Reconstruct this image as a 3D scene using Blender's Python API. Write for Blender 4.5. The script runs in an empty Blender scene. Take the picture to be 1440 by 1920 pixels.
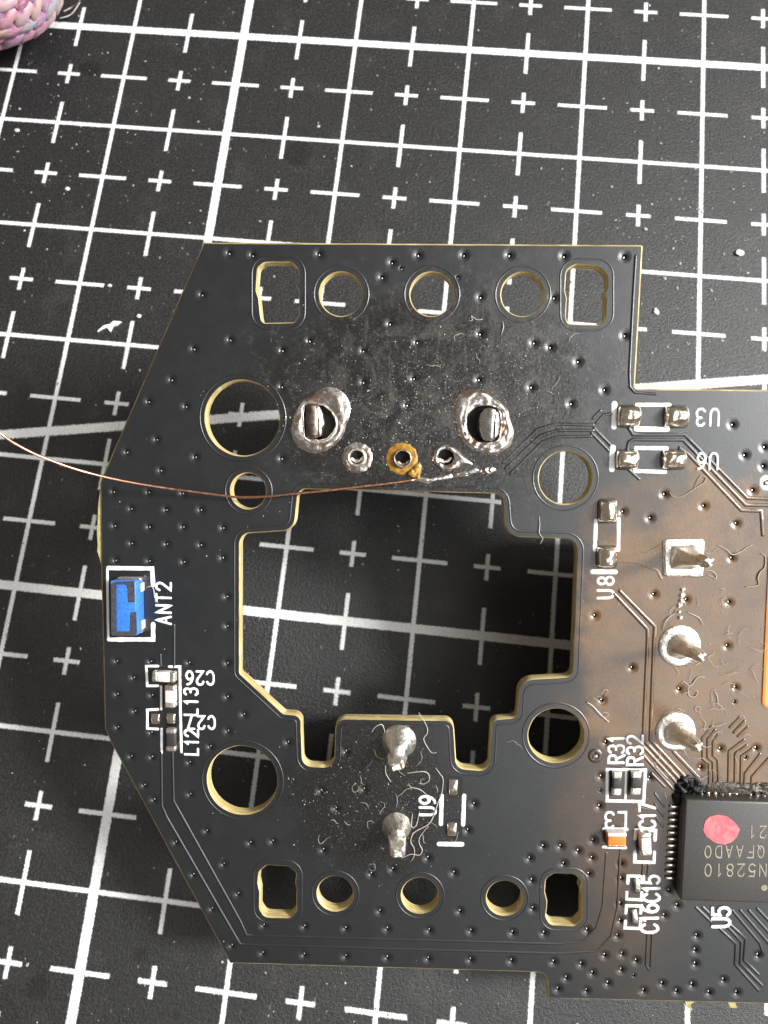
import bpy, bmesh, math, random
from mathutils import Vector, Matrix, noise
from mathutils.geometry import delaunay_2d_cdt, interpolate_bezier
random.seed(7)
scene = bpy.context.scene
col = scene.collection
# one Blender unit is one centimetre
scene.unit_settings.system = 'METRIC'
scene.unit_settings.scale_length = 0.01

# ------------------------------------------------------------------ camera
FPX, CX, CY = 1281.0, 720.0, 960.0        # focal length and centre of the 1440 x 1920 photograph, in its pixels
MAT_R, MAT_T = Vector((-0.20119, 0.04505, 0.10263)), Vector((-0.17962, -0.17653, 5.19073))
BRD_R, BRD_T = Vector((0.0755949, 0.0294608, 0.01597079)), Vector((0.2666018, -1.2200212, 3.8242155))
S3 = Matrix(((1, 0, 0), (0, -1, 0), (0, 0, -1)))
Rm = Matrix.Rotation(MAT_R.length, 3, MAT_R.normalized())
Rb = Matrix.Rotation(BRD_R.length, 3, BRD_R.normalized())
CAM_ROT = S3 @ Rm.transposed() @ S3
CAM_LOC = S3 @ (Rm.transposed() @ (-MAT_T))
BRD_ROT = S3 @ Rm.transposed() @ Rb @ S3
BRD_LOC = S3 @ (Rm.transposed() @ (BRD_T - MAT_T))
BM = BRD_ROT.to_4x4(); BM.translation = BRD_LOC
BMI = BM.inverted()
cam = bpy.data.cameras.new('camera')
cam.sensor_fit = 'VERTICAL'; cam.sensor_width = 27; cam.sensor_height = 36
cam.lens = FPX / 1920 * 36
cam.clip_start = 0.05; cam.clip_end = 500
cam.dof.use_dof = True; cam.dof.focus_distance = 3.98; cam.dof.aperture_fstop = 0.9
cam_o = bpy.data.objects.new('camera', cam); col.objects.link(cam_o)
M4 = CAM_ROT.to_4x4(); M4.translation = CAM_LOC
cam_o.matrix_world = M4
scene.camera = cam_o

def ray(px, py):
    return CAM_ROT @ Vector(((px - CX) / FPX, -(py - CY) / FPX, -1.0))
def B(px, py, h=0.0):                      # photo pixel -> board coordinates on the plane h above the board's face
    o = BMI @ CAM_LOC; d = BMI.to_3x3() @ ray(px, py)
    t = (h - o.z) / d.z
    return Vector((o.x + d.x * t, o.y + d.y * t))
def B3(px, py, h=0.0):
    v = B(px, py, h); return Vector((v.x, v.y, h))
def MP(px, py, h=0.0):                     # photo pixel -> point on (or h above) the mat
    d = ray(px, py); t = (h - CAM_LOC.z) / d.z
    return CAM_LOC + d * t

# ------------------------------------------------------------------ light: a window to the right, a dim warm room
world = bpy.data.worlds.new('World'); scene.world = world; world.use_nodes = True
bg = world.node_tree.nodes['Background']
bg.inputs[0].default_value = (1.0, 0.88, 0.77, 1); bg.inputs[1].default_value = 0.21
def area_lamp(name, az, el, dist, sx, sy, power, colr):
    l = bpy.data.lights.new(name, 'AREA'); l.shape = 'RECTANGLE'; l.size = sx; l.size_y = sy
    l.energy = power; l.color = colr
    o = bpy.data.objects.new(name, l); col.objects.link(o)
    a, e = math.radians(az), math.radians(el)
    d = Vector((math.cos(e) * math.cos(a), math.cos(e) * math.sin(a), math.sin(e)))
    o.location = d * dist
    o.rotation_euler = d.to_track_quat('Z', 'Y').to_euler()
    return o
area_lamp('window_sunlit_part', 9, 36, 60, 11, 15, 86000, (1.0, 1.0, 0.985))
area_lamp('window_light', -6, 51, 60, 100, 40, 42000, (0.97, 0.99, 1.0))
scene.view_settings.view_transform = 'Standard'; scene.view_settings.look = 'None'
scene.view_settings.exposure = 0.0; scene.view_settings.gamma = 1.0; scene.view_settings.use_curve_mapping = False

# ------------------------------------------------------------------ node helpers
def new_mat(name):
    m = bpy.data.materials.new(name); m.use_nodes = True
    return m, m.node_tree, m.node_tree.nodes['Principled BSDF']
class NT:
    def __init__(s, nt): s.nt = nt
    def n(s, t, **kw):
        x = s.nt.nodes.new(t)
        for k, v in kw.items(): setattr(x, k, v)
        return x
    def put(s, sock, v):
        if hasattr(v, 'is_output'): s.nt.links.new(v, sock)
        elif v is not None: sock.default_value = v
    def math(s, op, a, b=None, c=None, clamp=False):
        x = s.n('ShaderNodeMath', operation=op); x.use_clamp = clamp
        s.put(x.inputs[0], a); s.put(x.inputs[1], b); s.put(x.inputs[2], c)
        return x.outputs[0]
    def vec(s, op, a, b=None):
        x = s.n('ShaderNodeVectorMath', operation=op)
        s.put(x.inputs[0], a); s.put(x.inputs[1], b)
        return x.outputs['Value'] if op in ('LENGTH', 'DISTANCE') else x.outputs[0]
    def mix(s, f, a, b):
        x = s.n('ShaderNodeMix', data_type='RGBA')
        s.put(x.inputs['Factor'], f)
        s.put(x.inputs['A'], a if hasattr(a, 'is_output') else (*a, 1)); s.put(x.inputs['B'], b if hasattr(b, 'is_output') else (*b, 1))
        return x.outputs['Result']
    def mixf(s, f, a, b):
        x = s.n('ShaderNodeMix', data_type='FLOAT')
        s.put(x.inputs['Factor'], f); s.put(x.inputs['A'], a); s.put(x.inputs['B'], b)
        return x.outputs['Result']
    def noise(s, co, scale, detail=3, rough=.55, dist=0):
        x = s.n('ShaderNodeTexNoise'); s.put(x.inputs['Vector'], co)
        x.inputs['Scale'].default_value = scale; x.inputs['Detail'].default_value = detail
        x.inputs['Roughness'].default_value = rough; x.inputs['Distortion'].default_value = dist
        return x.outputs['Fac']
    def voro(s, co, scale, feature='F1', out='Distance', rnd=1.0):
        x = s.n('ShaderNodeTexVoronoi', feature=feature); s.put(x.inputs['Vector'], co)
        x.inputs['Scale'].default_value = scale; x.inputs['Randomness'].default_value = rnd
        return x.outputs[out]
    def ramp(s, v, a, b, lo=0.0, hi=1.0):
        x = s.n('ShaderNodeMapRange', interpolation_type='SMOOTHSTEP')
        s.put(x.inputs[0], v); x.inputs[1].default_value = a; x.inputs[2].default_value = b
        x.inputs[3].default_value = lo; x.inputs[4].default_value = hi
        return x.outputs[0]
    def co(s, obj=None):
        x = s.n('ShaderNodeTexCoord')
        if obj: x.object = obj
        return x.outputs['Object']
    def bump(s, h, strength, dist=.01, normal=None):
        x = s.n('ShaderNodeBump'); x.inputs['Strength'].default_value = strength; x.inputs['Distance'].default_value = dist
        s.put(x.inputs['Height'], h)
        if normal: s.put(x.inputs['Normal'], normal)
        return x.outputs[0]

# ------------------------------------------------------------------ object helpers
def mesh_of(name, verts, faces, mats, fidx=None, smooth=True):
    me = bpy.data.meshes.new(name)
    me.from_pydata([tuple(v) for v in verts], [], faces)
    for m in (mats if isinstance(mats, (list, tuple)) else [mats]): me.materials.append(m)
    if fidx: me.polygons.foreach_set('material_index', fidx)
    me.polygons.foreach_set('use_smooth', [bool(smooth)] * len(me.polygons))
    me.update()
    return me
def fix(me):
    bm = bmesh.new(); bm.from_mesh(me); bmesh.ops.recalc_face_normals(bm, faces=bm.faces); bm.to_mesh(me); bm.free(); return me
def add(name, me, parent=None, loc=(0, 0, 0), rotz=0):
    o = bpy.data.objects.new(name, me); col.objects.link(o)
    if parent is not None: o.parent = parent
    o.location = loc; o.rotation_euler = (0, 0, rotz)
    return o
def tag(o, label=None, cat=None, group=None, kind=None):
    if label: o['label'] = label
    if cat: o['category'] = cat
    if group: o['group'] = group
    if kind: o['kind'] = kind
    return o

board = bpy.data.objects.new('circuit_board', None); col.objects.link(board)
board.empty_display_size = .2
board.matrix_world = BM
tag(board, 'black printed circuit board with chip, blue antenna and cut-outs, tilted above the mat', 'circuit board')

# ------------------------------------------------------------------ materials
def ell(t, co, px, py, rx, ry, namp, nfac, soft=.25):   # soft elliptical patch, edge broken by noise
    c = B(px, py); s_ = 1 / 322.0
    d = t.vec('SUBTRACT', co, (c.x, c.y, 0)); d = t.vec('MULTIPLY', d, (1 / (rx * s_), 1 / (ry * s_), 0))
    l = t.math('ADD', t.vec('LENGTH', d), t.math('MULTIPLY', t.math('SUBTRACT', nfac, .5), namp))
    return t.ramp(l, 1 + soft, 1 - soft)

def make_mask():
    m, nt, bs = new_mat('black_solder_mask'); t = NT(nt); co = t.co(board)
    n1 = t.noise(co, 3.0, 5, .6); n2 = t.noise(co, 11, 4, .6); n3 = t.noise(co, 60, 3, .6); n4 = t.noise(co, 230, 2, .5)
    flux = t.math('MAXIMUM', ell(t, co, 1350, 1190, 250, 300, .9, n1, .12), ell(t, co, 1200, 1230, 110, 200, .9, n1, .25))
    flux = t.math('MAXIMUM', flux, t.math('MULTIPLY', ell(t, co, 1230, 985, 130, 90, .9, n2, .2), .5))
    flux = t.math('MAXIMUM', flux, t.math('MULTIPLY', ell(t, co, 1180, 1480, 120, 330, 1.0, n1, .6), .35))
    flux = t.math('MAXIMUM', flux, t.math('MULTIPLY', ell(t, co, 1400, 1460, 200, 70, .8, n1, .3), .7))
    ne = t.math('ADD', t.math('MULTIPLY', n1, .6), t.math('MULTIPLY', t.noise(co, 8, 6, .7), .4))
    soot = t.math('MAXIMUM', ell(t, co, 810, 755, 310, 190, 1.5, ne, .30), ell(t, co, 700, 1490, 150, 150, 1.3, ne, .3))
    smear = t.math('MULTIPLY', t.math('MULTIPLY', t.ramp(n2, .44, .66), t.ramp(t.noise(co, 34, 6, .75), .45, .66)), ell(t, co, 830, 730, 330, 220, 1.0, n1, .4))
    film = ell(t, co, 880, 715, 260, 165, 1.5, ne, .5)      # wiped, whitish haze with scrape marks
    for ang, wgt in ((.35, 1.0), (-.55, .8)):
        mp = t.n('ShaderNodeMapping'); nt.links.new(co, mp.inputs[0]); mp.inputs['Rotation'].default_value = (0, 0, ang); mp.inputs['Scale'].default_value = (26, 3.2, 1)
        sk = t.math('MULTIPLY', t.ramp(t.noise(mp.outputs[0], 1.0, 4, .7), .56, .74), t.math('MULTIPLY', film, 1.0 * wgt))
        smear = t.math('MAXIMUM', smear, sk)
    smear = t.math('MAXIMUM', smear, t.math('MULTIPLY', film, t.ramp(t.noise(co, 4.5, 5, .65, 1.2), .45, .66, .0, .55)))
    speck = t.math('MULTIPLY', t.math('LESS_THAN', t.voro(co, 62), .13), t.ramp(n2, .46, .6))
    speck = t.math('MULTIPLY', speck, t.math('MAXIMUM', ell(t, co, 790, 790, 260, 150, .9, n1, .4), t.math('MULTIPLY', ell(t, co, 690, 1500, 160, 150, .8, n1, .3), .6)))
    c = t.mix(t.ramp(n1, .3, .7), (.0060, .0072, .0086), (.0085, .0095, .0105))
    c = t.mix(t.math('MULTIPLY', soot, .8), c, (.0085, .0078, .0070))
    c = t.mix(t.math('MULTIPLY', flux, t.ramp(n2, .25, .7, .75, 1.0)), c, t.mix(t.ramp(n1, .35, .7), (.135, .070, .024), (.088, .046, .017)))
    c = t.mix(t.math('MULTIPLY', smear, .55), c, (.13, .12, .11))
    c = t.mix(t.math('MULTIPLY', speck, .6), c, (.42, .39, .35))
    nt.links.new(c, bs.inputs['Base Color'])
    r = t.ramp(n2, .2, .8, .37, .43)
    r = t.mixf(flux, r, t.ramp(n2, .3, .7, .22, .33))
    r = t.mixf(soot, r, t.ramp(n3, .35, .7, .22, .38))
    r = t.math('ADD', r, t.math('MULTIPLY', speck, .3))
    nt.links.new(r, bs.inputs['Roughness'])
    bs.inputs['Specular IOR Level'].default_value = .85
    h = t.math('ADD', t.math('MULTIPLY', n4, .5), t.math('MULTIPLY', n3, t.mixf(t.math('MAXIMUM', soot, t.math('MULTIPLY', flux, .3)), .3, 1.1)))
    h = t.math('ADD', h, t.math('MULTIPLY', speck, 3.0))
    nt.links.new(t.bump(h, .35, .004), bs.inputs['Normal'])
    return m
MASK = make_mask()

def simple(name, colr, rough=.5, metal=0.0, nscale=20, namp=.25, bump=.2, bscale=80, spec=.5, bdist=.003, col2=None, coat=0):
    m, nt, bs = new_mat(name); t = NT(nt); co = t.co(board)
    n = t.noise(co, nscale, 5, .6)
    c2 = col2 or tuple(x * (1 - namp) for x in colr)
    c = t.mix(t.ramp(n, .35, .65), colr, c2)
    nt.links.new(c, bs.inputs['Base Color'])
    bs.inputs['Metallic'].default_value = metal
    nt.links.new(t.ramp(t.noise(co, nscale * 2.3, 3), .3, .7, rough * .8, min(1, rough * 1.25)), bs.inputs['Roughness'])
    bs.inputs['Specular IOR Level'].default_value = spec
    bs.inputs['Coat Weight'].default_value = coat
    if bump: nt.links.new(t.bump(t.noise(co, bscale, 3), bump, bdist), bs.inputs['Normal'])
    return m
def make_fr4():
    m, nt, bs = new_mat('glass_fibre_edge'); t = NT(nt); co = t.co(board)
    st = t.n('ShaderNodeVectorMath', operation='MULTIPLY'); nt.links.new(co, st.inputs[0]); st.inputs[1].default_value = (6, 6, 110)
    n = t.noise(st.outputs[0], 1.0, 3, .6); n2 = t.noise(co, 9, 4)
    c = t.mix(t.ramp(n, .35, .65), (.52, .43, .20), (.30, .22, .085))
    c = t.mix(t.ramp(n2, .55, .75), c, (.66, .56, .32))
    nt.links.new(c, bs.inputs['Base Color']); bs.inputs['Roughness'].default_value = .5
    bs.inputs['Subsurface Weight'].default_value = .10; bs.inputs['Subsurface Radius'].default_value = (.03, .02, .008); bs.inputs['Subsurface Scale'].default_value = 1.0
    nt.links.new(t.bump(t.math('ADD', n, n2), .3, .004), bs.inputs['Normal'])
    return m
FR4 = make_fr4()
SILK = simple('white_silkscreen', (.82, .82, .81), .55, 0, 60, .12, .4, 150, bdist=.002)
def make_solder():
    m, nt, bs = new_mat('old_fluxed_solder'); t = NT(nt); co = t.co(board)
    n1 = t.noise(co, 16, 4, .65, .6); n2 = t.noise(co, 48, 5, .7); n3 = t.noise(co, 9, 3)
    c = t.mix(t.ramp(n2, .38, .62), (.82, .79, .75), (.44, .40, .37))
    c = t.mix(t.math('MULTIPLY', t.ramp(n1, .5, .62), .8), c, (.60, .38, .28))
    grime = t.math('MULTIPLY', t.ramp(n1, .47, .38), t.ramp(n2, .35, .55))
    c = t.mix(t.math('MULTIPLY', grime, .85), c, (.10, .085, .075))
    nt.links.new(c, bs.inputs['Base Color']); nt.links.new(t.math('SUBTRACT', 1.0, t.math('MULTIPLY', grime, .8)), bs.inputs['Metallic'])
    nt.links.new(t.ramp(n2, .3, .7, .18, .34), bs.inputs['Roughness'])
    nt.links.new(t.bump(t.math('ADD', t.math('MULTIPLY', n2, .4), n1), .35, .008), bs.inputs['Normal'])
    return m
SOLDER = make_solder()
TIN = simple('bright_solder', (.93, .91, .86), .36, 1.0, 22, .25, .6, 55, bdist=.007, col2=(.74, .68, .58))
PADTIN = simple('tinned_pad', (.93, .88, .79), .22, 1.0, 20, .25, .12, 60, bdist=.004, col2=(.76, .66, .52))
STEEL = simple('steel_tab', (.72, .71, .69), .3, 1.0, 30, .3, .3, 60, bdist=.004)
DARKTAB = simple('stained_tab', (.30, .24, .20), .3, 1.0, 14, .5, .3, 40, bdist=.004)
AMBER = simple('amber_flux', (.36, .20, .025), .22, 0.0, 34, .5, .3, 60, bdist=.004, coat=.6, col2=(.20, .085, .012))
CERAM = simple('pale_ceramic', (.66, .60, .57), .4, 0, 30, .15, .15, 90)
CERAMTAN = simple('tan_ceramic', (.55, .47, .36), .4, 0, 30, .2, .15, 90)
DARKBODY = simple('dark_resistor', (.035, .032, .032), .4, 0, 30, .2, .2, 90)
ORANGE = simple('orange_ceramic', (.75, .20, .025), .4, 0, 30, .2, .15, 90)
ORANGEP = simple('orange_plastic', (.92, .32, .08), .4, 0, 10, .1, .1, 60)
BLUE = simple('blue_ceramic', (.045, .20, .74), .34, 0, 90, .35, .15, 120)
SLATE = simple('dark_meander', (.055, .055, .065), .55, 0, 60, .4, .4, 160)
BLACK = simple('black_plastic', (.010, .010, .010), .5, 0, 30, .2, .2, 90)
SOOTM = simple('black_flux_soot', (.004, .004, .004), .5, 0, 30, .2, .6, 60, bdist=.01, spec=.25)
COPPER = simple('enamelled_copper', (.90, .46, .30), .28, 1.0, 20, .15, .1, 90)
VIAM = simple('dull_via', (.42, .40, .36), .35, 1.0, 60, .3, .2, 90)
HOLEM = simple('via_pit_shade', (.006, .006, .006), .6, 0, 60, .1, 0, 90, spec=.1)  # near-black colour stands for the shade inside the via pits
RED = simple('red_paint', (.95, .17, .19), .5, 0, 26, .12, .5, 60, col2=(.80, .09, .11))
LASER = simple('laser_marking', (.30, .27, .20), .6, 0, 60, .3, .3, 160)
LINT = simple('pale_lint', (.46, .42, .37), .6, 0, 30, .2, 0)
LINTB = simple('amber_lint', (.42, .33, .20), .5, 0, 30, .2, 0)
DUST = simple('pale_dust', (.40, .38, .35), .7, 0, 8, .4, 0)
def make_chip():
    m, nt, bs = new_mat('chip_epoxy'); t = NT(nt); co = t.co(board)
    n = t.noise(co, 140, 3, .7)
    c = t.mix(t.ramp(n, .3, .75), (.024, .022, .020), (.062, .056, .050))
    nt.links.new(c, bs.inputs['Base Color']); bs.inputs['Roughness'].default_value = .42; bs.inputs['Specular IOR Level'].default_value = .7
    nt.links.new(t.bump(n, .35, .003), bs.inputs['Normal'])
    return m
CHIP = make_chip()
# ------------------------------------------------------------------ cutting mat
def make_matmat():
    m, nt, bs = new_mat('black_mat_with_white_grid'); t = NT(nt); co = t.co()
    nd = t.noise(co, 70, 3, .6); nd2 = t.noise(co, 8, 2)
    x = t.n('ShaderNodeSeparateXYZ'); nt.links.new(co, x.inputs[0])
    w = t.math('MULTIPLY', t.math('SUBTRACT', nd, .5), .024)
    u = t.math('ADD', x.outputs[0], 4.5); v = t.math('SUBTRACT', 4.0, x.outputs[1])
    def near(q, off=0.0):                  # distance to the next whole number (plus off)
        a = t.math('ADD', q, .5 + off); return t.math('ABSOLUTE', t.math('SUBTRACT', t.math('FRACT', t.math('ADD', a, 50.0)), .5))
    e = .006
    def band(d, half):
        return t.ramp(t.math('ADD', d, w), half + e, half - e)
    def thick(q, off):                      # 1 on every fifth line
        k = t.math('ROUND', q); k = t.math('ADD', k, 50.0 - off)
        return t.math('LESS_THAN', t.math('MODULO', t.math('ADD', k, .5), 5.0), 1.0)
    du, dv, hu, hv = near(u), near(v), near(u, .5), near(v, .5)
    gu = t.mixf(thick(u, 3), band(du, .016), band(du, .034))
    gv = t.mixf(thick(v, 0), band(dv, .016), band(dv, .033))
    tick1 = t.math('MULTIPLY', band(hu, .015), band(dv, .205))
    tick2 = t.math('MULTIPLY', band(hv, .015), band(du, .205))
    p1 = t.math('MULTIPLY', band(hu, .015), band(hv, .098)); p2 = t.math('MULTIPLY', band(hv, .015), band(hu, .098))
    a, b = MP(100, 808), MP(1320, 719.5)
    ang = math.atan2(b.y - a.y, b.x - a.x); nx, ny = -math.sin(ang), math.cos(ang)
    dd = t.math('ABSOLUTE', t.math('SUBTRACT', t.math('ADD', t.math('MULTIPLY', x.outputs[0], nx), t.math('MULTIPLY', x.outputs[1], ny)), a.x * nx + a.y * ny))
    dg = t.ramp(t.math('ADD', dd, t.math('MULTIPLY', w, 1.6)), .044, .030)
    g = gu
    for k in (gv, tick1, tick2, p1, p2, dg): g = t.math('MAXIMUM', g, k)
    wear = t.math('MULTIPLY', t.ramp(t.noise(co, 90, 3, .7), .68, .75), t.ramp(nd2, .45, .7))
    g = t.math('MULTIPLY', g, t.math('SUBTRACT', 1.0, t.math('MULTIPLY', wear, .85)))
    n1 = t.noise(co, 45, 5, .7); n2 = t.noise(co, 3.2, 5, .6); n3 = t.noise(co, 160, 2)
    c = t.mix(t.ramp(n1, .3, .75), (.006, .006, .0065), (.022, .0215, .021))
    st = t.n('ShaderNodeVectorMath', operation='MULTIPLY'); nt.links.new(co, st.inputs[0]); st.inputs[1].default_value = (1.0, .55, 1)
    sp = t.math('MULTIPLY', t.math('LESS_THAN', t.voro(st.outputs[0], 13), .10), t.ramp(t.noise(co, 5, 3), .42, .62))
    c = t.mix(t.math('MULTIPLY', t.ramp(n2, .5, .75), t.ramp(n1, .35, .7, .2, .8)), c, (.040, .038, .036))
    c = t.mix(t.math('MULTIPLY', sp, t.ramp(n3, .4, .6, .2, .7)), c, (.22, .20, .19))
    # old ink spots, darker than the mat
    blob = None
    for px, py, r in ((224, 1652, .035), (262, 1790, .05), (332, 1905, .03), (560, 288, .12), (170, 128, .09), (70, 1850, .07)):
        q = MP(px, py); d = t.vec('DISTANCE', co, (q.x, q.y, 0)); d = t.math('ADD', d, t.math('MULTIPLY', t.math('SUBTRACT', nd2, .5), .12))
        k = t.ramp(d, r + .012, r - .012); blob = k if blob is None else t.math('MAXIMUM', blob, k)
    c = t.mix(t.math('MULTIPLY', blob, .75), c, (.004, .003, .003))
    gc = t.mix(t.ramp(n1, .35, .75), (.83, .83, .82), (.70, .69, .67))
    c = t.mix(g, c, gc)
    nt.links.new(c, bs.inputs['Base Color'])
    nt.links.new(t.mixf(g, t.ramp(n1, .3, .7, .36, .50), .6), bs.inputs['Roughness'])
    nt.links.new(t.mixf(g, .65, .4), bs.inputs['Specular IOR Level'])
    h = t.math('ADD', t.math('MULTIPLY', n1, 1.0), t.math('MULTIPLY', n3, .5))
    h = t.math('ADD', h, t.math('MULTIPLY', sp, .5)); h = t.math('ADD', h, t.math('MULTIPLY', g, .35))
    nt.links.new(t.bump(h, .8, .008), bs.inputs['Normal'])
    return m
MATM = make_matmat()
def slab(name, x0, y0, x1, y1, z0, z1, m, ch=.03):
    bm = bmesh.new(); r = bmesh.ops.create_cube(bm, size=1)
    for v in bm.verts:
        v.co = ((x0 + x1) / 2 + v.co.x * (x1 - x0), (y0 + y1) / 2 + v.co.y * (y1 - y0), (z0 + z1) / 2 + v.co.z * (z1 - z0))
    bmesh.ops.bevel(bm, geom=list(bm.edges), offset=ch, segments=2, affect='EDGES', profile=.6)
    me = bpy.data.meshes.new(name); bm.to_mesh(me); bm.free(); me.materials.append(m); return me
mat_o = add('cutting_mat', slab('cutting_mat', -15, -11, 15, 11, -.3, 0, MATM))
tag(mat_o, 'worn black cutting mat printed with a white centimetre grid, under everything', 'cutting mat')

# ------------------------------------------------------------------ board substrate
def arc_poly(pts, n=6):                    # [(px, py, corner radius in px)] -> sampled closed polygon in board coordinates
    P = [B(p[0], p[1]) for p in pts]; R = [(p[2] if len(p) > 2 else 0) / 320.0 for p in pts]
    out = []
    for i, p in enumerate(P):
        a, b, r = P[i - 1], P[(i + 1) % len(P)], R[i]
        if r <= 0: out.append(p); continue
        da, db = (a - p), (b - p); la, lb = da.length, db.length; da.normalize(); db.normalize()
        half = da.angle(db) / 2
        if half > 1.54: out.append(p); continue
        k = min(r / math.tan(half), la * .48, lb * .48); r = k * math.tan(half)
        c = p + (da + db).normalized() * (r / math.sin(half))
        s, e = p + da * k, p + db * k
        a0 = math.atan2(s.y - c.y, s.x - c.x); a1 = math.atan2(e.y - c.y, e.x - c.x)
        dlt = (a1 - a0 + math.pi) % (2 * math.pi) - math.pi
        for j in range(n + 1):
            q = a0 + dlt * j / n; out.append(c + Vector((math.cos(q), math.sin(q))) * r)
    return out
def densify(L, step=.05, jit=0.0):
    out = []
    for i, p in enumerate(L):
        q = L[(i + 1) % len(L)]; k = max(1, int((q - p).length / step))
        for j in range(k):
            w = p.lerp(q, j / k)
            if jit: w = w + Vector((noise.noise((w.x * 14, w.y * 14, 3)), noise.noise((w.x * 14, w.y * 14, 9)))) * jit
            out.append(w)
    return out
def area(L): return sum(L[i - 1].x * L[i].y - L[i].x * L[i - 1].y for i in range(len(L))) / 2
def grow(L, d):                            # positive d: outwards from the polygon's inside
    s = 1 if area(L) > 0 else -1; out = []
    for i, p in enumerate(L):
        t1 = (p - L[i - 1]).normalized(); t2 = (L[(i + 1) % len(L)] - p).normalized()
        n = Vector((t1.y + t2.y, -t1.x - t2.x)) * s
        n.normalize(); k = max(.4, n.dot(Vector((t1.y, -t1.x)) * s))
        out.append(p + n * (d / k))
    return out
def circ(px, py, rpx, n=40, wob=0.0):
    c = B(px, py); r = rpx / 322.0 if rpx > 1 else rpx
    return [c + Vector((math.cos(2 * math.pi * i / n), math.sin(2 * math.pi * i / n))) * (r * (1 + wob * noise.noise((i * .9, px, py)))) for i in range(n)]
OUT = [(381, 454), (1206, 459, 4), (1191, 728, 5), (1600, 733), (1600, 1888), (1440, 1883), (1027, 1873), (1025, 1829, 16), (1005, 1824), (431, 1807), (207, 1392), (196, 1366, 10), (189, 1070), (187, 905), (210, 850)]
CUT = [(560, 917, 16), (942, 926, 18), (948, 1007, 32), (1083, 1011, 22), (1073, 1268, 14), (973, 1274, 30), (969, 1345, 12), (921, 1349, 16), (916, 1445, 18), (856, 1440, 18), (851, 1350, 18), (629, 1347, 20), (626, 1438, 20), (568, 1436, 18), (565, 1341, 16), (532, 1338, 8), (450, 1262, 8), (450, 1001, 20), (552, 995, 26), (557, 917, 4)]
CUT = CUT[:-1] + []
HOLES = [(454.5, 784, 68.5), (465.5, 920.5, 32.5), (639.5, 551.5, 38.5), (809.5, 551.5, 38.5), (980, 552, 38), (1060, 896, 48), (1042.5, 1379, 51.5), (454.5, 1463, 67), (628.5, 1675.5, 34.5), (787.5, 1679, 35), (946, 1684, 34)]
SLOTS = [[(484, 502, 12), (496, 493, 10), (545, 492, 14), (560, 504, 12), (560, 528, 4), (555, 536, 4), (560, 544, 4), (560, 592, 16), (554, 604, 10), (492, 605, 12), (489, 590, 10), (486, 560, 4), (481, 545, 6)],
         [(1062, 505, 14), (1080, 497, 12), (1122, 499, 14), (1139, 516, 14), (1139, 538, 6), (1134, 550, 6), (1137, 564, 6), (1135, 600, 14), (1124, 609, 10), (1066, 607, 12), (1061, 595, 10), (1064, 560, 6), (1060, 545, 6)],
         [(486, 1634, 12), (500, 1623, 10), (540, 1625, 12), (555, 1636, 10), (553, 1655, 6), (556, 1668, 6), (555, 1708, 14), (544, 1720, 10), (496, 1718, 12), (487, 1704, 12), (488, 1672, 6), (484, 1655, 6)],
         [(1024, 1648, 12), (1040, 1638, 10), (1076, 1640, 12), (1091, 1652, 10), (1087, 1668, 6), (1091, 1680, 6), (1090, 1722, 14), (1078, 1735, 10), (1032, 1733, 12), (1024, 1718, 12), (1027, 1690, 6), (1022, 1672, 6)]]
lx = lambda p: (540 + p[0] / 10.286, 720 + p[1] / 10.286)
rx = lambda p: (840 + p[0] / 10.286, 720 + p[1] / 10.286)
LHOLE = [lx(p) for p in [(330, 420), (420, 375), (560, 385), (700, 430), (830, 540), (910, 680), (920, 800), (870, 920), (760, 1040), (620, 1075), (360, 1040), (320, 900), (300, 600)]]
RHOLE = [rx(p) for p in [(370, 640), (450, 520), (600, 430), (780, 410), (950, 460), (1010, 600), (1015, 880), (960, 1080), (800, 1130), (600, 1110), (450, 1020), (370, 860)]]
EYES = [(669.5, 857.5, 13), (755, 857.5, 13.5), (836.5, 857, 14.5)]
T = .072                                    # board thickness
loops = [('out', densify(arc_poly(OUT, 6), .08, .0012)), ('void', densify(arc_poly(CUT, 7), .05, .0015))]
for h in HOLES: loops.append(('void', circ(*h, n=56, wob=.008)))
for s_ in SLOTS: loops.append(('void', densify(arc_poly(s_, 5), .03, .003)))
loops.append(('plated', arc_poly([(p[0], p[1], 8) for p in LHOLE], 3))); loops.append(('plated', arc_poly([(p[0], p[1], 8) for p in RHOLE], 3)))
for e in EYES: loops.append(('plated', circ(*e, n=28)))
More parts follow.
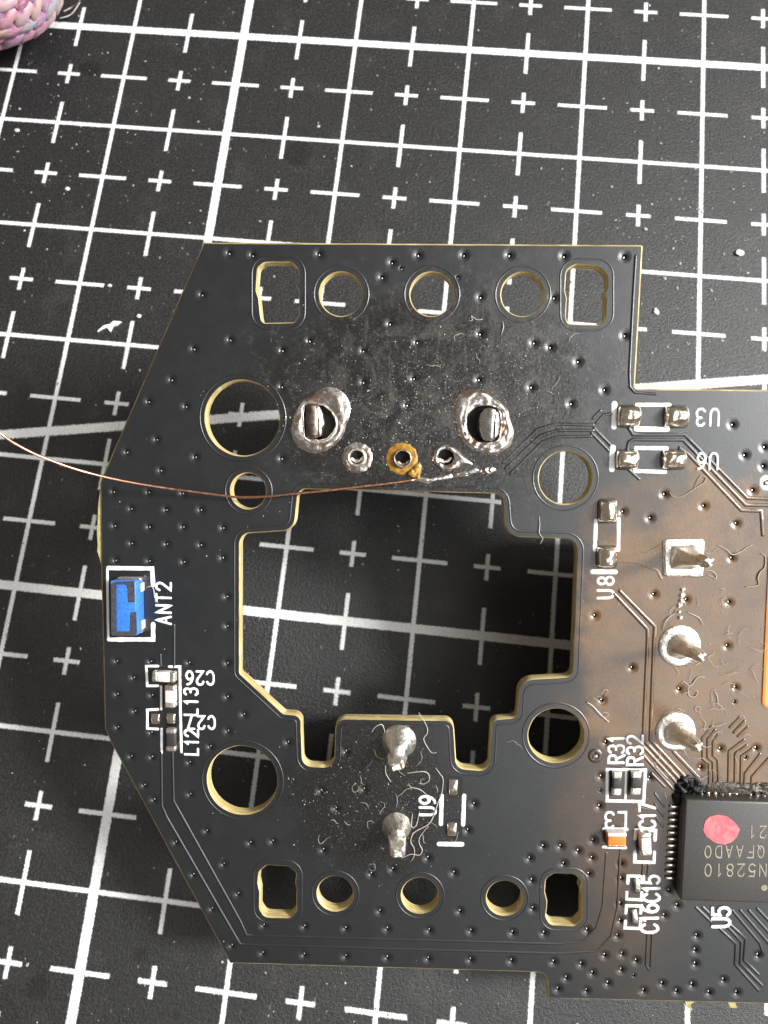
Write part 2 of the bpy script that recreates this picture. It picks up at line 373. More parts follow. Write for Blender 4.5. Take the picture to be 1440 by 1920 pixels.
VIAS = [(429,474),(473,478),(378,552),(431,637),(363,654),(321,712),(278,753),(348,762),(293,824),(237,848),(366,857),(301,882),(598,476),(784,478),(735,492),(753,503),(716,520),(580,639),(529,657),(681,658),(782,642),(731,607),(528,725),(681,717),(776,710),(763,760),(528,860),(870,478),(955,478),(1058,480),(1171,481),(901,557),(1039,558),(900,626),(1001,643),(1172,629),(1032,651),(1084,678),(898,712),(996,726),(1134,731),(1071,757),(859,520),(1374,796),(1397,853),(1434,838),(1432,874),(1412,919),(1246,926),(1320,948),(1219,971),(1168,959),(1381,981),(212,922),(278,923),(342,925),(245,954),(311,956),(376,956),(214,986),(279,988),(343,988),(418,990),(246,1019),(312,1020),(376,1022),(216,1051),(279,1052),(344,1054),(417,1046),(425,1119),(426,1174),(218,1240),(282,1241),(354,1243),(426,1244),(250,1271),(219,1302),(284,1304),(252,1334),(220,1364),(283,1374),(245,1419),(284,1420),(355,1430),(394,1400),(426,1307),(457,1340),(427,1371),(540,1392),(649,1409),(602,1483),(683,1480),(630,1516),(387,1559),(469,1581),(511,1578),(419,1621),(446,1677),(397,1705),(494,1736),(571,1738),(648,1741),(726,1742),(805,1745),(883,1746),(696,1639),(736,1630),(851,1637),(862,1709),(889,1508),(877,1557),(802,1609),(606,1594),(712,1709),(270,1473),(288,1500),(356,1490),(329,1580),(362,1641),(434,1774),(1018,1587),(1051,1587),(1084,1596),(993,1610),(1057,1620),(1110,1609),(1112,1576),(1104,1639),(997,1651),(999,1704),(961,1749),(1020,1750),(1101,1744),(882,1800),(959,1802),(1038,1804),(1090,1808),(1134,1792),(1167,1789),(1165,1819),(1111,1825),(1189,1829),(1193,1802),(1062,1834),(1140,1844),(1100,1858),(1046,1855),(1158,1755),(1163,1727),(1163,1695),(1165,1648),(1165,1620),(1255,1670),(1270,1698),(1246,1717),(1307,1755),(1304,1782),(1304,1808),(1242,1845),(1298,1847),(1207,1858),(1269,1859),(1330,1862),(1382,1862),(1357,1838),(1422,1792),(1372,1046),(1226,1114),(1287,1124),(1367,1129),(1115,1154),(1364,1211),(1185,1252),(1128,1313),(1274,1292),(1379,1289),(1378,1316),(1351,1404),(1418,1403),(1399,1420),(1314,1439),(1136,1392),(1116,1416),(1127,1456),(1126,1482),(1124,1512),(1219,1458),(492,1788),(570,1791),(648,1794),(726,1796),(803,1798)]
vias = []
big = [l for k, l in loops]
for px, py in VIAS:
    c = B(px, py)
    dmin = min(min((c - q).length for q in l) for l in big)
    dv_ = min([(c - w[0]).length for w in vias] + [9])
    r = .042 if min(dmin - .012, dv_ - .044) > .042 else .020
    if dmin > .032 and dv_ > .045: vias.append((c, r))
NV = 16
def in_loop(L, x, y):
    c = False
    for i in range(len(L)):
        a, b = L[i - 1], L[i]
        if (a.y > y) != (b.y > y) and x < (b.x - a.x) * (y - a.y) / (b.y - a.y) + a.x: c = not c
    return c
def sheet(Ls, discs):                      # triangles of the board's outline minus its openings
    cv, ce = [], []
    for L in Ls:
        b = len(cv); cv.extend(L); ce.extend((b + i, b + (i + 1) % len(L)) for i in range(len(L)))
    for c, r in discs:
        b = len(cv); cv.extend(c + Vector((math.cos(2 * math.pi * i / NV), math.sin(2 * math.pi * i / NV))) * r for i in range(NV)); ce.extend((b + i, b + (i + 1) % NV) for i in range(NV))
    vs, es, fs, *_ = delaunay_2d_cdt(cv, ce, [], 1, 1e-7)
    bb = [(min(p.x for p in L), max(p.x for p in L), min(p.y for p in L), max(p.y for p in L), L) for L in Ls]
    out = []
    for f in fs:
        x = sum(vs[i].x for i in f) / len(f); y = sum(vs[i].y for i in f) / len(f)
        if not in_loop(Ls[0], x, y): continue
        if any(a < x < b and c < y < d and in_loop(L, x, y) for a, b, c, d, L in bb[1:]): continue
        if any((x - c.x) ** 2 + (y - c.y) ** 2 < (r * .97) ** 2 for c, r in discs): continue
        out.append(f)
    return vs, out
def build_substrate():
    V, F, I = [], [], []
    tops = []
    bot = []
    for k, L in loops:
        ins = grow(L, -.009 if k == 'out' else .006) if k != 'plated' else L
        tops.append(ins)
        rings = [[Vector((p.x, p.y, 0)) for p in ins]]
        if k != 'plated': rings.append([Vector((p.x, p.y, -.007)) for p in L])
        rings.append([Vector((p.x, p.y, -T)) for p in L])
        b = len(V)
        for r in rings: V.extend(r)
        n = len(L)
        for q in range(len(rings) - 1):
            for i in range(n):
                j = (i + 1) % n
                F.append((b + q * n + i, b + q * n + j, b + (q + 1) * n + j, b + (q + 1) * n + i)); I.append(2 if k == 'plated' else 1)
        bot.append(L)
    vs, fs = sheet(tops, vias)
    b = len(V); V.extend(Vector((p.x, p.y, 0)) for p in vs); ntop = len(F)
    for f in fs: F.append(tuple(b + i for i in f)); I.append(0)
    vs, fs = sheet(bot, [])
    b = len(V); V.extend(Vector((p.x, p.y, -T)) for p in vs)
    for f in fs: F.append(tuple(b + i for i in reversed(f))); I.append(0)
    me = mesh_of('substrate', V, F, [MASK, FR4, VIAM], I, False)
    me.polygons.foreach_set('use_smooth', [i != 0 for i in I])
    return me
add('substrate', build_substrate(), board)

# vias: a shallow dimple in the mask round a small plated pit
def via_mesh(R):
    prof = [(R, 0), (R * .93, -.0001), (R * .74, -.0012), (R * .52, -.0034), (.0130, -.0062), (.0108, -.009), (.0095, -.03)]
    V, F, I = [], [], []
    for r, z in prof:
        for i in range(NV): V.append((math.cos(2 * math.pi * i / NV) * r, math.sin(2 * math.pi * i / NV) * r, z))
    for k in range(len(prof) - 1):
        for i in range(NV):
            j = (i + 1) % NV
            F.append((k * NV + i, k * NV + j, (k + 1) * NV + j, (k + 1) * NV + i)); I.append(0 if k < 5 else 2)
    k = len(prof); q = k * NV + 1                # metal bead added low on the left, standing for the pit's lit spot
    for r, z in ((.0072, -.014),):
        for i in range(NV): V.append((-.0022 + math.cos(2 * math.pi * i / NV) * r, -.0016 + math.sin(2 * math.pi * i / NV) * r, z))
    V.append((-.0022, -.0016, -.009)); q = len(V) - 1
    for i in range(NV): F.append((k * NV + i, k * NV + (i + 1) % NV, q)); I.append(1)
    return fix_up(mesh_of('via', V, F, [MASK, VIAM, HOLEM], I, True))
def fix_up(me):
    bm = bmesh.new(); bm.from_mesh(me)
    for f in bm.faces:
        if f.normal.z < 0: f.normal_flip()
    bm.to_mesh(me); bm.free(); return me
VB, VS = via_mesh(.042), via_mesh(.020)
for c, r in vias: add('via', VB if r > .03 else VS, board, (c.x, c.y, 0))

# break-off remnant on the left edge
def prism(name, pts, z0, z1, mats, jit=0):
    L = pts if area(pts) > 0 else pts[::-1]; n = len(L)
    V = [(p.x, p.y, z1 + (noise.noise((p.x * 20, p.y * 20, 1)) * jit)) for p in L] + [(p.x, p.y, z0) for p in L]
    F = [tuple(range(n)), tuple(range(2 * n - 1, n - 1, -1))] + [(i, n + i, n + (i + 1) % n, (i + 1) % n) for i in range(n)]
    return mesh_of(name, V, F, mats, None, False)
def bpoly(pts, h=0): return [B(p[0], p[1], h) for p in pts]
FR4D = simple('raw_fibre', (.42, .36, .16), .6, 0, 25, .3, .6, 50, bdist=.008)
add('breakaway_tab', prism('breakaway_tab', bpoly([(188.5, 905), (185, 930), (182.5, 950), (181.5, 978), (180.5, 1000), (182, 1020), (181, 1034), (185, 1046), (188, 1058), (190.5, 1075)]), -T * .95, -.009, FR4D, .003), board)
for pts in ([(1286, 1880.5), (1288, 1890), (1300, 1898), (1296, 1886), (1304, 1881)], [(1366, 1882), (1371, 1893), (1384, 1893), (1380, 1882.5)]):
    add('breakaway_burr', prism('breakaway_burr', bpoly(pts), -T * .7, -.01, FR4D, .003), board)

# ------------------------------------------------------------------ ribbons: traces, copper edges, silkscreen
def resample(P, step):
    out = [P[0]]
    for a, b in zip(P, P[1:]):
        k = max(1, int((b - a).length / step))
        for j in range(1, k + 1): out.append(a.lerp(b, j / k))
    return out
def ribbon(P, w, h, z0, V, F, closed=False, jit=0.0, caps=True, prof=None):
    prof = prof or [(-.5, 0), (-.38, .72), (0, 1), (.38, .72), (.5, 0)]
    n = len(P); b = len(V); m = len(prof)
    for i, p in enumerate(P):
        a = P[i - 1] if (i > 0 or closed) else p; c = P[(i + 1) % n] if (i < n - 1 or closed) else p
        t1 = (p - a).normalized() if (p - a).length > 1e-9 else (c - p).normalized(); t2 = (c - p).normalized() if (c - p).length > 1e-9 else t1
        nrm = Vector((-t1.y - t2.y, t1.x + t2.x))
        if nrm.length < 1e-6: nrm = Vector((-t1.y, t1.x))
        nrm.normalize(); k = max(.55, nrm.dot(Vector((-t1.y, t1.x))))
        ww = w * (1 + (noise.noise((p.x * 60, p.y * 60, 5)) * jit if jit else 0)) / k
        for q, z in prof: V.append((p.x + nrm.x * q * ww, p.y + nrm.y * q * ww, z0 + z * h))
    for i in range(n if closed else n - 1):
        j = (i + 1) % n
        for q in range(m - 1): F.append((b + i * m + q, b + i * m + q + 1, b + j * m + q + 1, b + j * m + q)[::-1])
    if caps and not closed:
        for end, nb in ((0, 1), (n - 1, n - 2)):
            p = P[end]; t = (p - P[nb]).normalized(); s = len(V); rad = w / 2
            V.append((p.x, p.y, z0 + h))
            for k in range(9):
                a = -math.pi / 2 + math.pi * k / 8
                d = t * math.cos(a) + Vector((-t.y, t.x)) * math.sin(a)
                V.append((p.x + d.x * rad * .76, p.y + d.y * rad * .76, z0 + h * .72)); V.append((p.x + d.x * rad, p.y + d.y * rad, z0))
            for k in range(8):
                F.append((s, s + 1 + 2 * k, s + 3 + 2 * k)); F.append((s + 1 + 2 * k, s + 2 + 2 * k, s + 4 + 2 * k, s + 3 + 2 * k))
TRP = [(-.5, 0), (-.30, .8), (-.12, 1), (.12, 1), (.30, .8), (.5, 0)]
def trace(pts, w=9.0, h=.0045, name='trace'):
    P = resample(bpoly(pts), .05); V, F = [], []
    ribbon(P, w / 322, h, .0001, V, F, prof=TRP)
    return add(name, fix_up(mesh_of(name, V, F, MASK)), board)
def line(pts, w=7.0, closed=False, name='silkscreen_line', parent=None, h=.0022):
    P = resample(bpoly(pts + ([pts[0]] if closed else [])), .02); V, F = [], []
    if closed: P = P[:-1]
    ribbon(P, w / 322, h, .0004, V, F, closed=closed, jit=.22)
    return add(name, fix_up(mesh_of(name, V, F, SILK)), parent or board)
TRACES = [
 ([(302, 1411), (303, 1511), (312, 1532), (450, 1771), (1050, 1788), (1120, 1783), (1146, 1755), (1158, 1700), (1163, 1592)], 5, .003),
 ([(323, 1411), (325, 1502), (450, 1727), (462, 1754), (1050, 1770), (1094, 1764), (1118, 1740), (1130, 1700), (1137, 1600)], 5, .003),
 ([(326, 1172), (326, 1250)], 5, .003), ([(300, 1228), (301, 1248)], 5, .003),
 ([(943, 867), (1008, 805), (1040, 795), (1112, 797)], 6, .004), ([(948, 878), (1012, 817), (1042, 807), (1112, 807)], 6, .004), ([(957, 888), (1016, 829), (1044, 819), (1108, 818)], 6, .004),
 ([(1109, 812), (1141, 845)], 6, .004), ([(1114, 803), (1144, 834)], 6, .004), ([(1112, 784), (1126, 770)], 6, .004), ([(1118, 793), (1132, 777), (1146, 776)], 6, .004),
 ([(1179, 803), (1187, 815), (1284, 815), (1401, 934), (1600, 940)], 7, .005), ([(1176, 842), (1179, 829), (1187, 824), (1281, 825), (1398, 947), (1600, 950)], 7, .005),
 ([(1274, 840), (1290, 851), (1390, 957), (1427, 958), (1430, 1003)], 7, .005),
 ([(1176, 878), (1198, 898)], 6, .004),
 ([(1152, 1114), (1214, 1180), (1214, 1202), (1206, 1387), (1290, 1478)], 7, .005), ([(1162, 1108), (1228, 1175), (1226, 1202), (1219, 1387), (1297, 1470)], 7, .005),
 ([(1206, 1400), (1270, 1470)], 6, .004), ([(1206, 1416), (1262, 1480)], 6, .004), ([(1230, 1375), (1310, 1458)], 6, .004), ([(1262, 1410), (1312, 1462)], 6, .004),
 ([(1335, 1362), (1317, 1383), (1318, 1423), (1330, 1432), (1330, 1478)], 6, .005), ([(1341, 1368), (1327, 1386), (1327, 1420), (1337, 1428), (1338, 1478)], 6, .005),
 ([(1346, 1377), (1337, 1392), (1337, 1416), (1346, 1424), (1348, 1478)], 6, .005), ([(1395, 1387), (1367, 1408), (1366, 1470)], 6, .005), ([(1400, 1398), (1379, 1412), (1378, 1470)], 6, .005),
 ([(1410, 1404), (1390, 1418), (1389, 1472)], 6, .005), ([(1425, 1414), (1397, 1450), (1396, 1474)], 6, .005), ([(1387, 1345), (1369, 1363)], 6, .005), ([(1396, 1352), (1376, 1373)], 6, .005), ([(1402, 1363), (1384, 1380)], 6, .005),
 ([(1450, 1412), (1410, 1456), (1409, 1474)], 6, .005),
 ([(1305, 1702), (1333, 1729)], 6, .004), ([(1318, 1702), (1340, 1722)], 6, .004),
 ([(1350, 1742), (1380, 1770), (1378, 1808), (1422, 1857)], 6, .005), ([(1362, 1736), (1390, 1766), (1388, 1806), (1429, 1848)], 6, .005), ([(1368, 1733), (1398, 1760), (1395, 1800), (1422, 1827)], 6, .005),
 ([(1373, 1707), (1424, 1768), (1431, 1787)], 6, .005), ([(1388, 1707), (1470, 1802)], 6, .005), ([(1404, 1707), (1480, 1792)], 6, .005), ([(1420, 1704), (1490, 1778)], 6, .005),
 ([(1214, 1752), (1211, 1808), (1216, 1818), (1220, 1812), (1223, 1752)], 5, .004), ([(1206, 1622), (1204, 1640)], 5, .004), ([(1216, 1622), (1214, 1640)], 5, .004),
 ([(1158, 1044), (1210, 1038), (1243, 1020)], 5, .0012), ([(1158, 1052), (1196, 1055), (1232, 1070), (1240, 1086)], 5, .0012),
 ([(1250, 1460), (1228, 1436)], 5, .004), ([(1246, 1475), (1222, 1450)], 5, .004), ([(1245, 1512), (1228, 1488)], 5, .004), ([(1243, 1530), (1228, 1508)], 5, .004), ([(1243, 1550), (1230, 1532)], 5, .004),
]
for pts, w, h in TRACES: trace(pts, w, h)
# rim of the copper plane round the cut-outs, seen as a faint raised line under the mask
for h in HOLES:
    L = circ(h[0], h[1], h[2] + 11, 56); V, F = [], []
    ribbon(L, 3.4 / 322, .0020, .0001, V, F, closed=True, prof=TRP)
    add('copper_rim', fix_up(mesh_of('copper_rim', V, F, MASK)), board)
RR = [[(a, b, 18), (c, b, 18), (c, d, 18), (a, d, 18)] for a, b, c, d in ((483, 493, 560, 605), (1062, 498, 1138, 608), (486, 1624, 555, 1720), (1024, 1639, 1091, 1734))]
for s_ in RR + [[(p[0], p[1], p[2]) for p in CUT]]:
    L = grow(densify(arc_poly(s_, 5), .05), 11 / 322); V, F = [], []
    ribbon(L, 3.4 / 322, .0020, .0001, V, F, closed=True, prof=TRP)
    add('copper_rim', fix_up(mesh_of('copper_rim', V, F, MASK)), board)
trace([(1192, 480), (1187, 560), (1180, 700), (1181, 725), (1190, 736), (1230, 739)], 5, .006, 'copper_rim')

# ------------------------------------------------------------------ silkscreen
SL = [([(203, 1065), (285, 1066), (287, 1097)], 8), ([(201, 1068), (203, 1198)], 5), ([(204, 1199), (287, 1199), (287, 1170)], 8),
 ([(296, 1249), (274, 1249), (276, 1286), (296, 1286)], 5), ([(317, 1250), (337, 1250), (338, 1330), (340, 1410)], 5), ([(302, 1287), (302, 1330)], 4), ([(296, 1330), (276, 1331), (276, 1366), (296, 1367)], 5), ([(303, 1367), (303, 1411)], 5),
 ([(1152, 757), (1151, 800)], 10), ([(1194, 759), (1255, 759)], 7), ([(1193, 804.5), (1251, 805)], 9), ([(1149, 839), (1147, 880)], 10), ([(1192, 840), (1250, 840.5)], 7), ([(1190, 883), (1247, 885)], 7),
 ([(1117, 976), (1115, 1031)], 7), ([(1160, 973), (1159, 1031)], 7), ([(1111, 1072), (1154, 1072.5)], 9),
 ([(828, 1492), (826.5, 1545)], 8), ([(870, 1492), (868, 1546)], 8), ([(823, 1582.5), (866, 1583)], 9),
 ([(1138.5, 1442.5), (1210, 1444), (1206.5, 1503), (1138, 1501.5)], 6, True), ([(1174, 1444), (1172, 1502)], 4),
 ([(1132, 1554.5), (1175, 1555)], 6.5), ([(1131, 1588), (1173, 1589.5)], 6),
 ([(1191, 1573), (1193, 1556.5), (1229, 1557), (1228, 1575)], 6.5), ([(1190, 1597), (1190, 1616), (1226, 1617), (1227, 1598)], 6.5),
 ([(1176.5, 1656), (1177.5, 1642.5), (1204, 1643), (1203, 1655)], 6), ([(1175, 1673), (1174.5, 1686), (1202.5, 1687), (1203, 1674)], 6),
 ([(1173, 1712), (1174.5, 1698), (1202, 1699), (1201, 1712)], 6), ([(1172.5, 1727), (1171.5, 1740), (1200, 1741), (1201, 1726)], 6)]
for s_ in SL: line(s_[0], s_[1], closed=len(s_) > 2)

GLY = {'A': [[(0, 0), (2, 6), (4, 0)], [(.8, 2), (3.2, 2)]], 'N': [[(0, 0), (0, 6), (4, 0), (4, 6)]], 'T': [[(0, 6), (4, 6)], [(2, 6), (2, 0)]],
 '2': [[(0, 4.7), (.5, 5.6), (1.3, 6), (2.7, 6), (3.6, 5.5), (4, 4.5), (3.6, 3.5), (0, 0), (4, 0)]],
 'C': [[(4, 4.8), (3.4, 5.6), (2.4, 6), (1.5, 6), (.6, 5.4), (0, 4.2), (0, 1.8), (.6, .6), (1.5, 0), (2.4, 0), (3.4, .4), (4, 1.2)]],
 '6': [[(3.5, 5.9), (2.2, 5.6), (1, 4.7), (.2, 3.2), (0, 1.9), (.5, .7), (1.4, 0), (2.6, 0), (3.5, .7), (4, 1.8), (3.5, 3), (2.6, 3.6), (1.4, 3.5), (.4, 2.8)]],
 'L': [[(0, 6), (0, 0), (3.6, 0)]], '1': [[(.9, 4.7), (2.1, 6), (2.1, 0)]],
 '3': [[(.2, 5.3), (1.1, 6), (2.9, 6), (3.7, 5.3), (3.7, 4), (2.9, 3.2), (1.6, 3.2)], [(2.9, 3.2), (3.8, 2.5), (4, 1.3), (3.2, .2), (2.4, 0), (1, 0), (0, .8)]],
 '7': [[(0, 6), (4, 6), (1.4, 0)]], 'U': [[(0, 6), (0, 1.8), (.5, .6), (1.4, 0), (2.6, 0), (3.5, .6), (4, 1.8), (4, 6)]],
 'R': [[(0, 0), (0, 6), (2.7, 6), (3.7, 5.5), (4, 4.6), (3.7, 3.6), (2.7, 3.1), (0, 3.1)], [(2, 3.1), (4, 0)]],
 '5': [[(3.7, 6), (.5, 6), (.2, 3.4), (1.2, 3.8), (2.4, 3.8), (3.5, 3.2), (4, 2), (3.5, .7), (2.4, 0), (1.2, 0), (0, .8)]],
 'F': [[(0, 0), (0, 6), (3.8, 6)], [(0, 3.2), (2.8, 3.2)]], 'D': [[(0, 0), (0, 6), (2.2, 6), (3.4, 5.2), (4, 3.8), (4, 2.2), (3.4, .8), (2.2, 0), (0, 0)]]}
_o = [(2 + 2 * math.sin(a), 3 + 3 * math.cos(a)) for a in [2 * math.pi * i / 14 for i in range(15)]]
GLY['0'] = [_o]; GLY['Q'] = [_o, [(2.4, 1.5), (4, -.3)]]
GLY['8'] = [[(2 + 1.7 * math.sin(a), 4.5 + 1.5 * math.cos(a)) for a in [2 * math.pi * i / 12 for i in range(13)]], [(2 + 2 * math.sin(a), 1.5 + 1.5 * math.cos(a)) for a in [2 * math.pi * i / 12 for i in range(13)]]]
GLY['9'] = [[(4 - x, 6 - y) for x, y in GLY['6'][0]]]
def text(s, px, py, dpx, hpx, adv, w=4.6, h=0.0, mat=None, name='silkscreen_text', parent=None, wid=.74, z=.0006):
    # (px, py): where the baseline starts, dpx: reading direction in the photograph, adv: advance per letter
    o = B(px, py, h); d = (B(px + dpx[0] * 20, py + dpx[1] * 20, h) - o); sc_ = d.length / 20; d.normalize()
    up = Vector((-d.y, d.x)); k = hpx * sc_ / 6; V, F = [], []
    for i, ch in enumerate(s):
        for st in GLY[ch]:
            P = [o + d * (i * adv * sc_ + x * k * wid) + up * (y * k) for x, y in st]
            ribbon(resample(P, .012), w * sc_, .0022, h + z, V, F, jit=.2)
    me = fix_up(mesh_of(name, V, F, mat or SILK))
    return add(name, me, parent or board)
UPW, LEFT = (0, -1), (-1, 0)
text('ANT2', 320, 1170, UPW, 27, 21, 4.4); text('C26', 400, 1259, LEFT, 25, 19.5, 4.4); text('L13', 370, 1341, UPW, 24, 19, 4.4)
text('C27', 402, 1343, LEFT, 24, 19.5, 4.4); text('L12', 371, 1415, UPW, 24, 17, 4.4); text('U3', 1347.5, 767, LEFT, 31, 26, 4.6); text('U6', 1345, 850, LEFT, 30, 23, 4.6, z=.0056)
text('U8', 1150, 1121, UPW, 29, 25, 5); text('U9', 816, 1528, UPW, 28, 21, 5); text('R31', 1170, 1430, UPW, 28, 19, 5); text('R32', 1204, 1433, UPW, 28, 20, 5, z=.0056)
text('L3', 1173, 1523, LEFT, 31, 23, 5); text('C17', 1228, 1553, UPW, 28, 16.5, 5); text('C15', 1236, 1690, UPW, 28, 17, 5.4); text('C16', 1233, 1748, UPW, 29, 19, 5.4); text('U5', 1367, 1736, UPW, 30, 21, 6, z=.0056)
# ------------------------------------------------------------------ solder, pads and parts on the board
R90 = math.pi / 2
def cbox(name, l, w, h, ch, m, seg=2, z0=0.0):
    bm = bmesh.new(); bmesh.ops.create_cube(bm, size=1)
    for v in bm.verts: v.co = (v.co.x * l, v.co.y * w, (v.co.z + .5) * h + z0)
    bmesh.ops.bevel(bm, geom=list(bm.edges), offset=ch, segments=seg, affect='EDGES', profile=.6)
    me = bpy.data.meshes.new(name); bm.to_mesh(me); bm.free(); me.materials.append(m)
    me.polygons.foreach_set('use_smooth', [True] * len(me.polygons)); return me
def pillow(name, px, py, wpx, hpx, hh, m, parent=None, rot=0.0, n=14, wob=.06):
    c = B(px, py); a, b = wpx / 2 / 322, hpx / 2 / 322; V, F = [], []
    for j in range(n + 1):
        for i in range(n + 1):
            u, v = -1 + 2 * i / n, -1 + 2 * j / n
            k = 1 - .10 * u * u * v * v                       # rounded corners
            x, y = u * a * k, v * b * k
            z = hh * (max(0, 1 - abs(u) ** 5) ** .5) * (max(0, 1 - abs(v) ** 2.0) ** .62)
            z *= 1 + wob * noise.noise((x * 40 + px, y * 40, 2)) * 2
            x, y = x * math.cos(rot) - y * math.sin(rot), x * math.sin(rot) + y * math.cos(rot)
            V.append((c.x + x, c.y + y, .0008 + z))
    for j in range(n):
        for i in range(n): F.append((j * (n + 1) + i, j * (n + 1) + i + 1, (j + 1) * (n + 1) + i + 1, (j + 1) * (n + 1) + i))
    return add(name, mesh_of(name, V, F, m), parent or board)
def recess(px, py, wpx, hpx):               # dark resin gap round a pad
    c = B(px, py); return add('pad_gap', prism('pad_gap', arc_poly([(px - wpx / 2, py - hpx / 2, 8), (px + wpx / 2, py - hpx / 2, 8), (px + wpx / 2, py + hpx / 2, 8), (px - wpx / 2, py + hpx / 2, 8)], 4), -.001, .0007, BLACK), board)
for px, py, w, h in ((1179, 780.5, 42, 41), (1267, 781.5, 44, 41), (1175.5, 861.5, 42, 37), (1262.5, 861.5, 44, 37), (1139, 958, 36, 44), (1137, 1044, 38, 40)):
    recess(px, py, w + 3, h + 3); pillow('solder_pad', px, py, w, h, .058, PADTIN, rot=R90 if h > w * 1.04 and py > 930 else 0.0) if not (h > w * 1.04 and py > 930) else pillow('solder_pad', px, py, h, w, .058, PADTIN, rot=R90)
for px, py, w, h in ((850, 1476, 18, 32), (847.5, 1554.5, 20, 27)):
    recess(px + 3, py, w + 12, h + 10); pillow('solder_pad', px, py, w, h, .016, PADTIN)
for px, py in ((1194.5, 1659), (1190, 1718)):
    recess(px - 3, py, 18, 32); pillow('solder_pad', px, py, 11, 28, .014, TIN, rot=.16)
for px, py, w, h in ((292, 1347.5, 17, 20), (321, 1347.5, 17, 21)):
    recess(px, py, w + 6, h + 6); pillow('solder_pad', px, py, w, h, .012, PADTIN)

def smd(name, px, py, lpx, wpx, H, rot, body, label=None, term=TIN, tl=.24, gap=True):
    # a small chip part: pale or dark body with a metal cap at each end; (px, py) is the middle of its top
    c = B(px, py, H); l, w = lpx / 322, wpx / 322
    o = add(name, cbox(name, l * (1 - 2 * tl) + .004, w * .95, H * .96, .006, body), board, (c.x, c.y, .001), rot)
    for s_ in (-1, 1):
        add('terminal', cbox('terminal', l * tl, w, H, .010, term, 3), o, (s_ * l * (1 - tl) / 2, 0, 0))
    if gap:
        c2 = (c.x, c.y); V = [Vector((math.cos(rot) * x - math.sin(rot) * y + c.x, math.sin(rot) * x + math.cos(rot) * y + c.y)) for x, y in ((-l * .62, -w * .68), (l * .62, -w * .68), (l * .62, w * .68), (-l * .62, w * .68))]
        add('pad_gap', prism('pad_gap', V, -.001, .0007, BLACK), board)
    return o
R90 = math.pi / 2
smd('capacitor', 306, 1270, 44, 20, .05, -.02, CERAM)
smd('inductor', 318, 1307, 43, 20, .05, R90, CERAM)
smd('inductor', 320, 1388, 45, 19, .035, R90, DARKBODY)
smd('resistor', 1157.5, 1470, 46, 17, .035, R90, DARKBODY, tl=.30)
smd('resistor', 1193.5, 1469, 46, 18, .035, R90, DARKBODY, tl=.30)
smd('capacitor', 1212, 1584, 44, 20, .055, R90 + .08, CERAM)
# orange part: wide, metal along both long edges
oc = B(1157, 1576.5, .055)
oo = add('capacitor', cbox('capacitor', 34 / 322, 20 / 322, .055, .006, ORANGE), board, (oc.x, oc.y, .001), .03)
add('terminal', cbox('terminal', 36 / 322, 7 / 322, .056, .008, CERAM, 3), oo, (0, 11 / 322, 0)); add('terminal', cbox('terminal', 35 / 322, 5 / 322, .05, .008, TIN, 3), oo, (0, -12 / 322, 0))

# chip antenna
AH = .125
c4 = [B(*p, AH) for p in ((207, 1091), (253, 1088), (256.5, 1191), (209, 1192))]
ac = sum(c4, Vector((0, 0))) / 4; ax = (c4[1] - c4[0] + c4[2] - c4[3]) / 2; ay = (c4[0] - c4[3] + c4[1] - c4[2]) / 2
arot = math.atan2(ay.y, ay.x) - R90
ant = add('antenna', cbox('antenna', ax.length, ay.length, AH, .006, BLUE), board, (ac.x, ac.y, .001), arot)
def apoly(name, pts, m, parent=ant):        # flat metal print on the antenna's top
    M = Matrix.Rotation(-arot, 2); L = [M @ (B(x, y, AH) - ac) for x, y in pts]
    return add(name, prism(name, L, AH - .004, AH + .0018, m), parent)
zz = lambda p: (180 + p[0] / 4.8, 1040 + p[1] / 4.8)
apoly('meander', [zz(p) for p in [(138, 262), (165, 244), (348, 238), (352, 426), (292, 430), (284, 300), (270, 268), (186, 268), (188, 690), (306, 688), (312, 518), (362, 514), (368, 712), (352, 728), (152, 728), (138, 712)]], SLATE)
for y0, s_ in ((ay.length / 2 - .012, 1), (-ay.length / 2 + .012, -1)):
    add('terminal', cbox('terminal', ax.length * .96, .03, .05, .008, TIN), ant, (.004, y0 + s_ * .004, 0))
for dy in (.105, -.115):
    add('terminal', cbox('terminal', .010, .05, .045, .004, CERAM), ant, (ax.length / 2 + .001, dy, 0))

# microcontroller
CH = .085
k0, k1, kr = B(1285, 1499, CH), B(1275.5, 1688, CH), B(1450, 1506, CH)
ky = (k0 - k1); side = ky.length; ky.normalize(); kx = Vector((ky.y, -ky.x))
kc = (k0 + k1) / 2 + kx * side / 2; krot = math.atan2(kx.y, kx.x)
chip = add('microcontroller', cbox('microcontroller', side, side, CH, .012, CHIP), board, (kc.x, kc.y, .002), krot)
def onchip(o):
    o.parent = chip; o.matrix_parent_inverse = Matrix.Identity(4)
    R = Matrix.Rotation(-krot, 4, 'Z') @ Matrix.Translation((-kc.x, -kc.y, -.002)); o.data.transform(R); return o
onchip(text('N52810', 1436, 1620.5, LEFT, 24, 20.6, 2.9, CH + .002, LASER, 'chip_marking', z=-.0002))
onchip(text('QFAAD0', 1432, 1586.5, LEFT, 23, 19.9, 2.9, CH + .002, LASER, 'chip_marking', z=-.0002))
onchip(text('21', 1436, 1549.5, LEFT, 23, 21, 2.9, CH + .002, LASER, 'chip_marking', z=-.0002))
zc = lambda p: (1100 + p[0] / 4.235, 1360 + p[1] / 4.235)
dot = [zc(p) for p in [(925, 830), (940, 760), (975, 725), (1035, 710), (1110, 722), (1170, 765), (1215, 825), (1190, 885), (1150, 925), (1095, 945), (1020, 930), (950, 880)]]
onchip(add('paint_dot', prism('paint_dot', arc_poly([(p[0], p[1], 10) for p in dot], 4) if False else [B(p[0], p[1], CH + .002) for p in dot], CH, CH + .0045, RED), board))
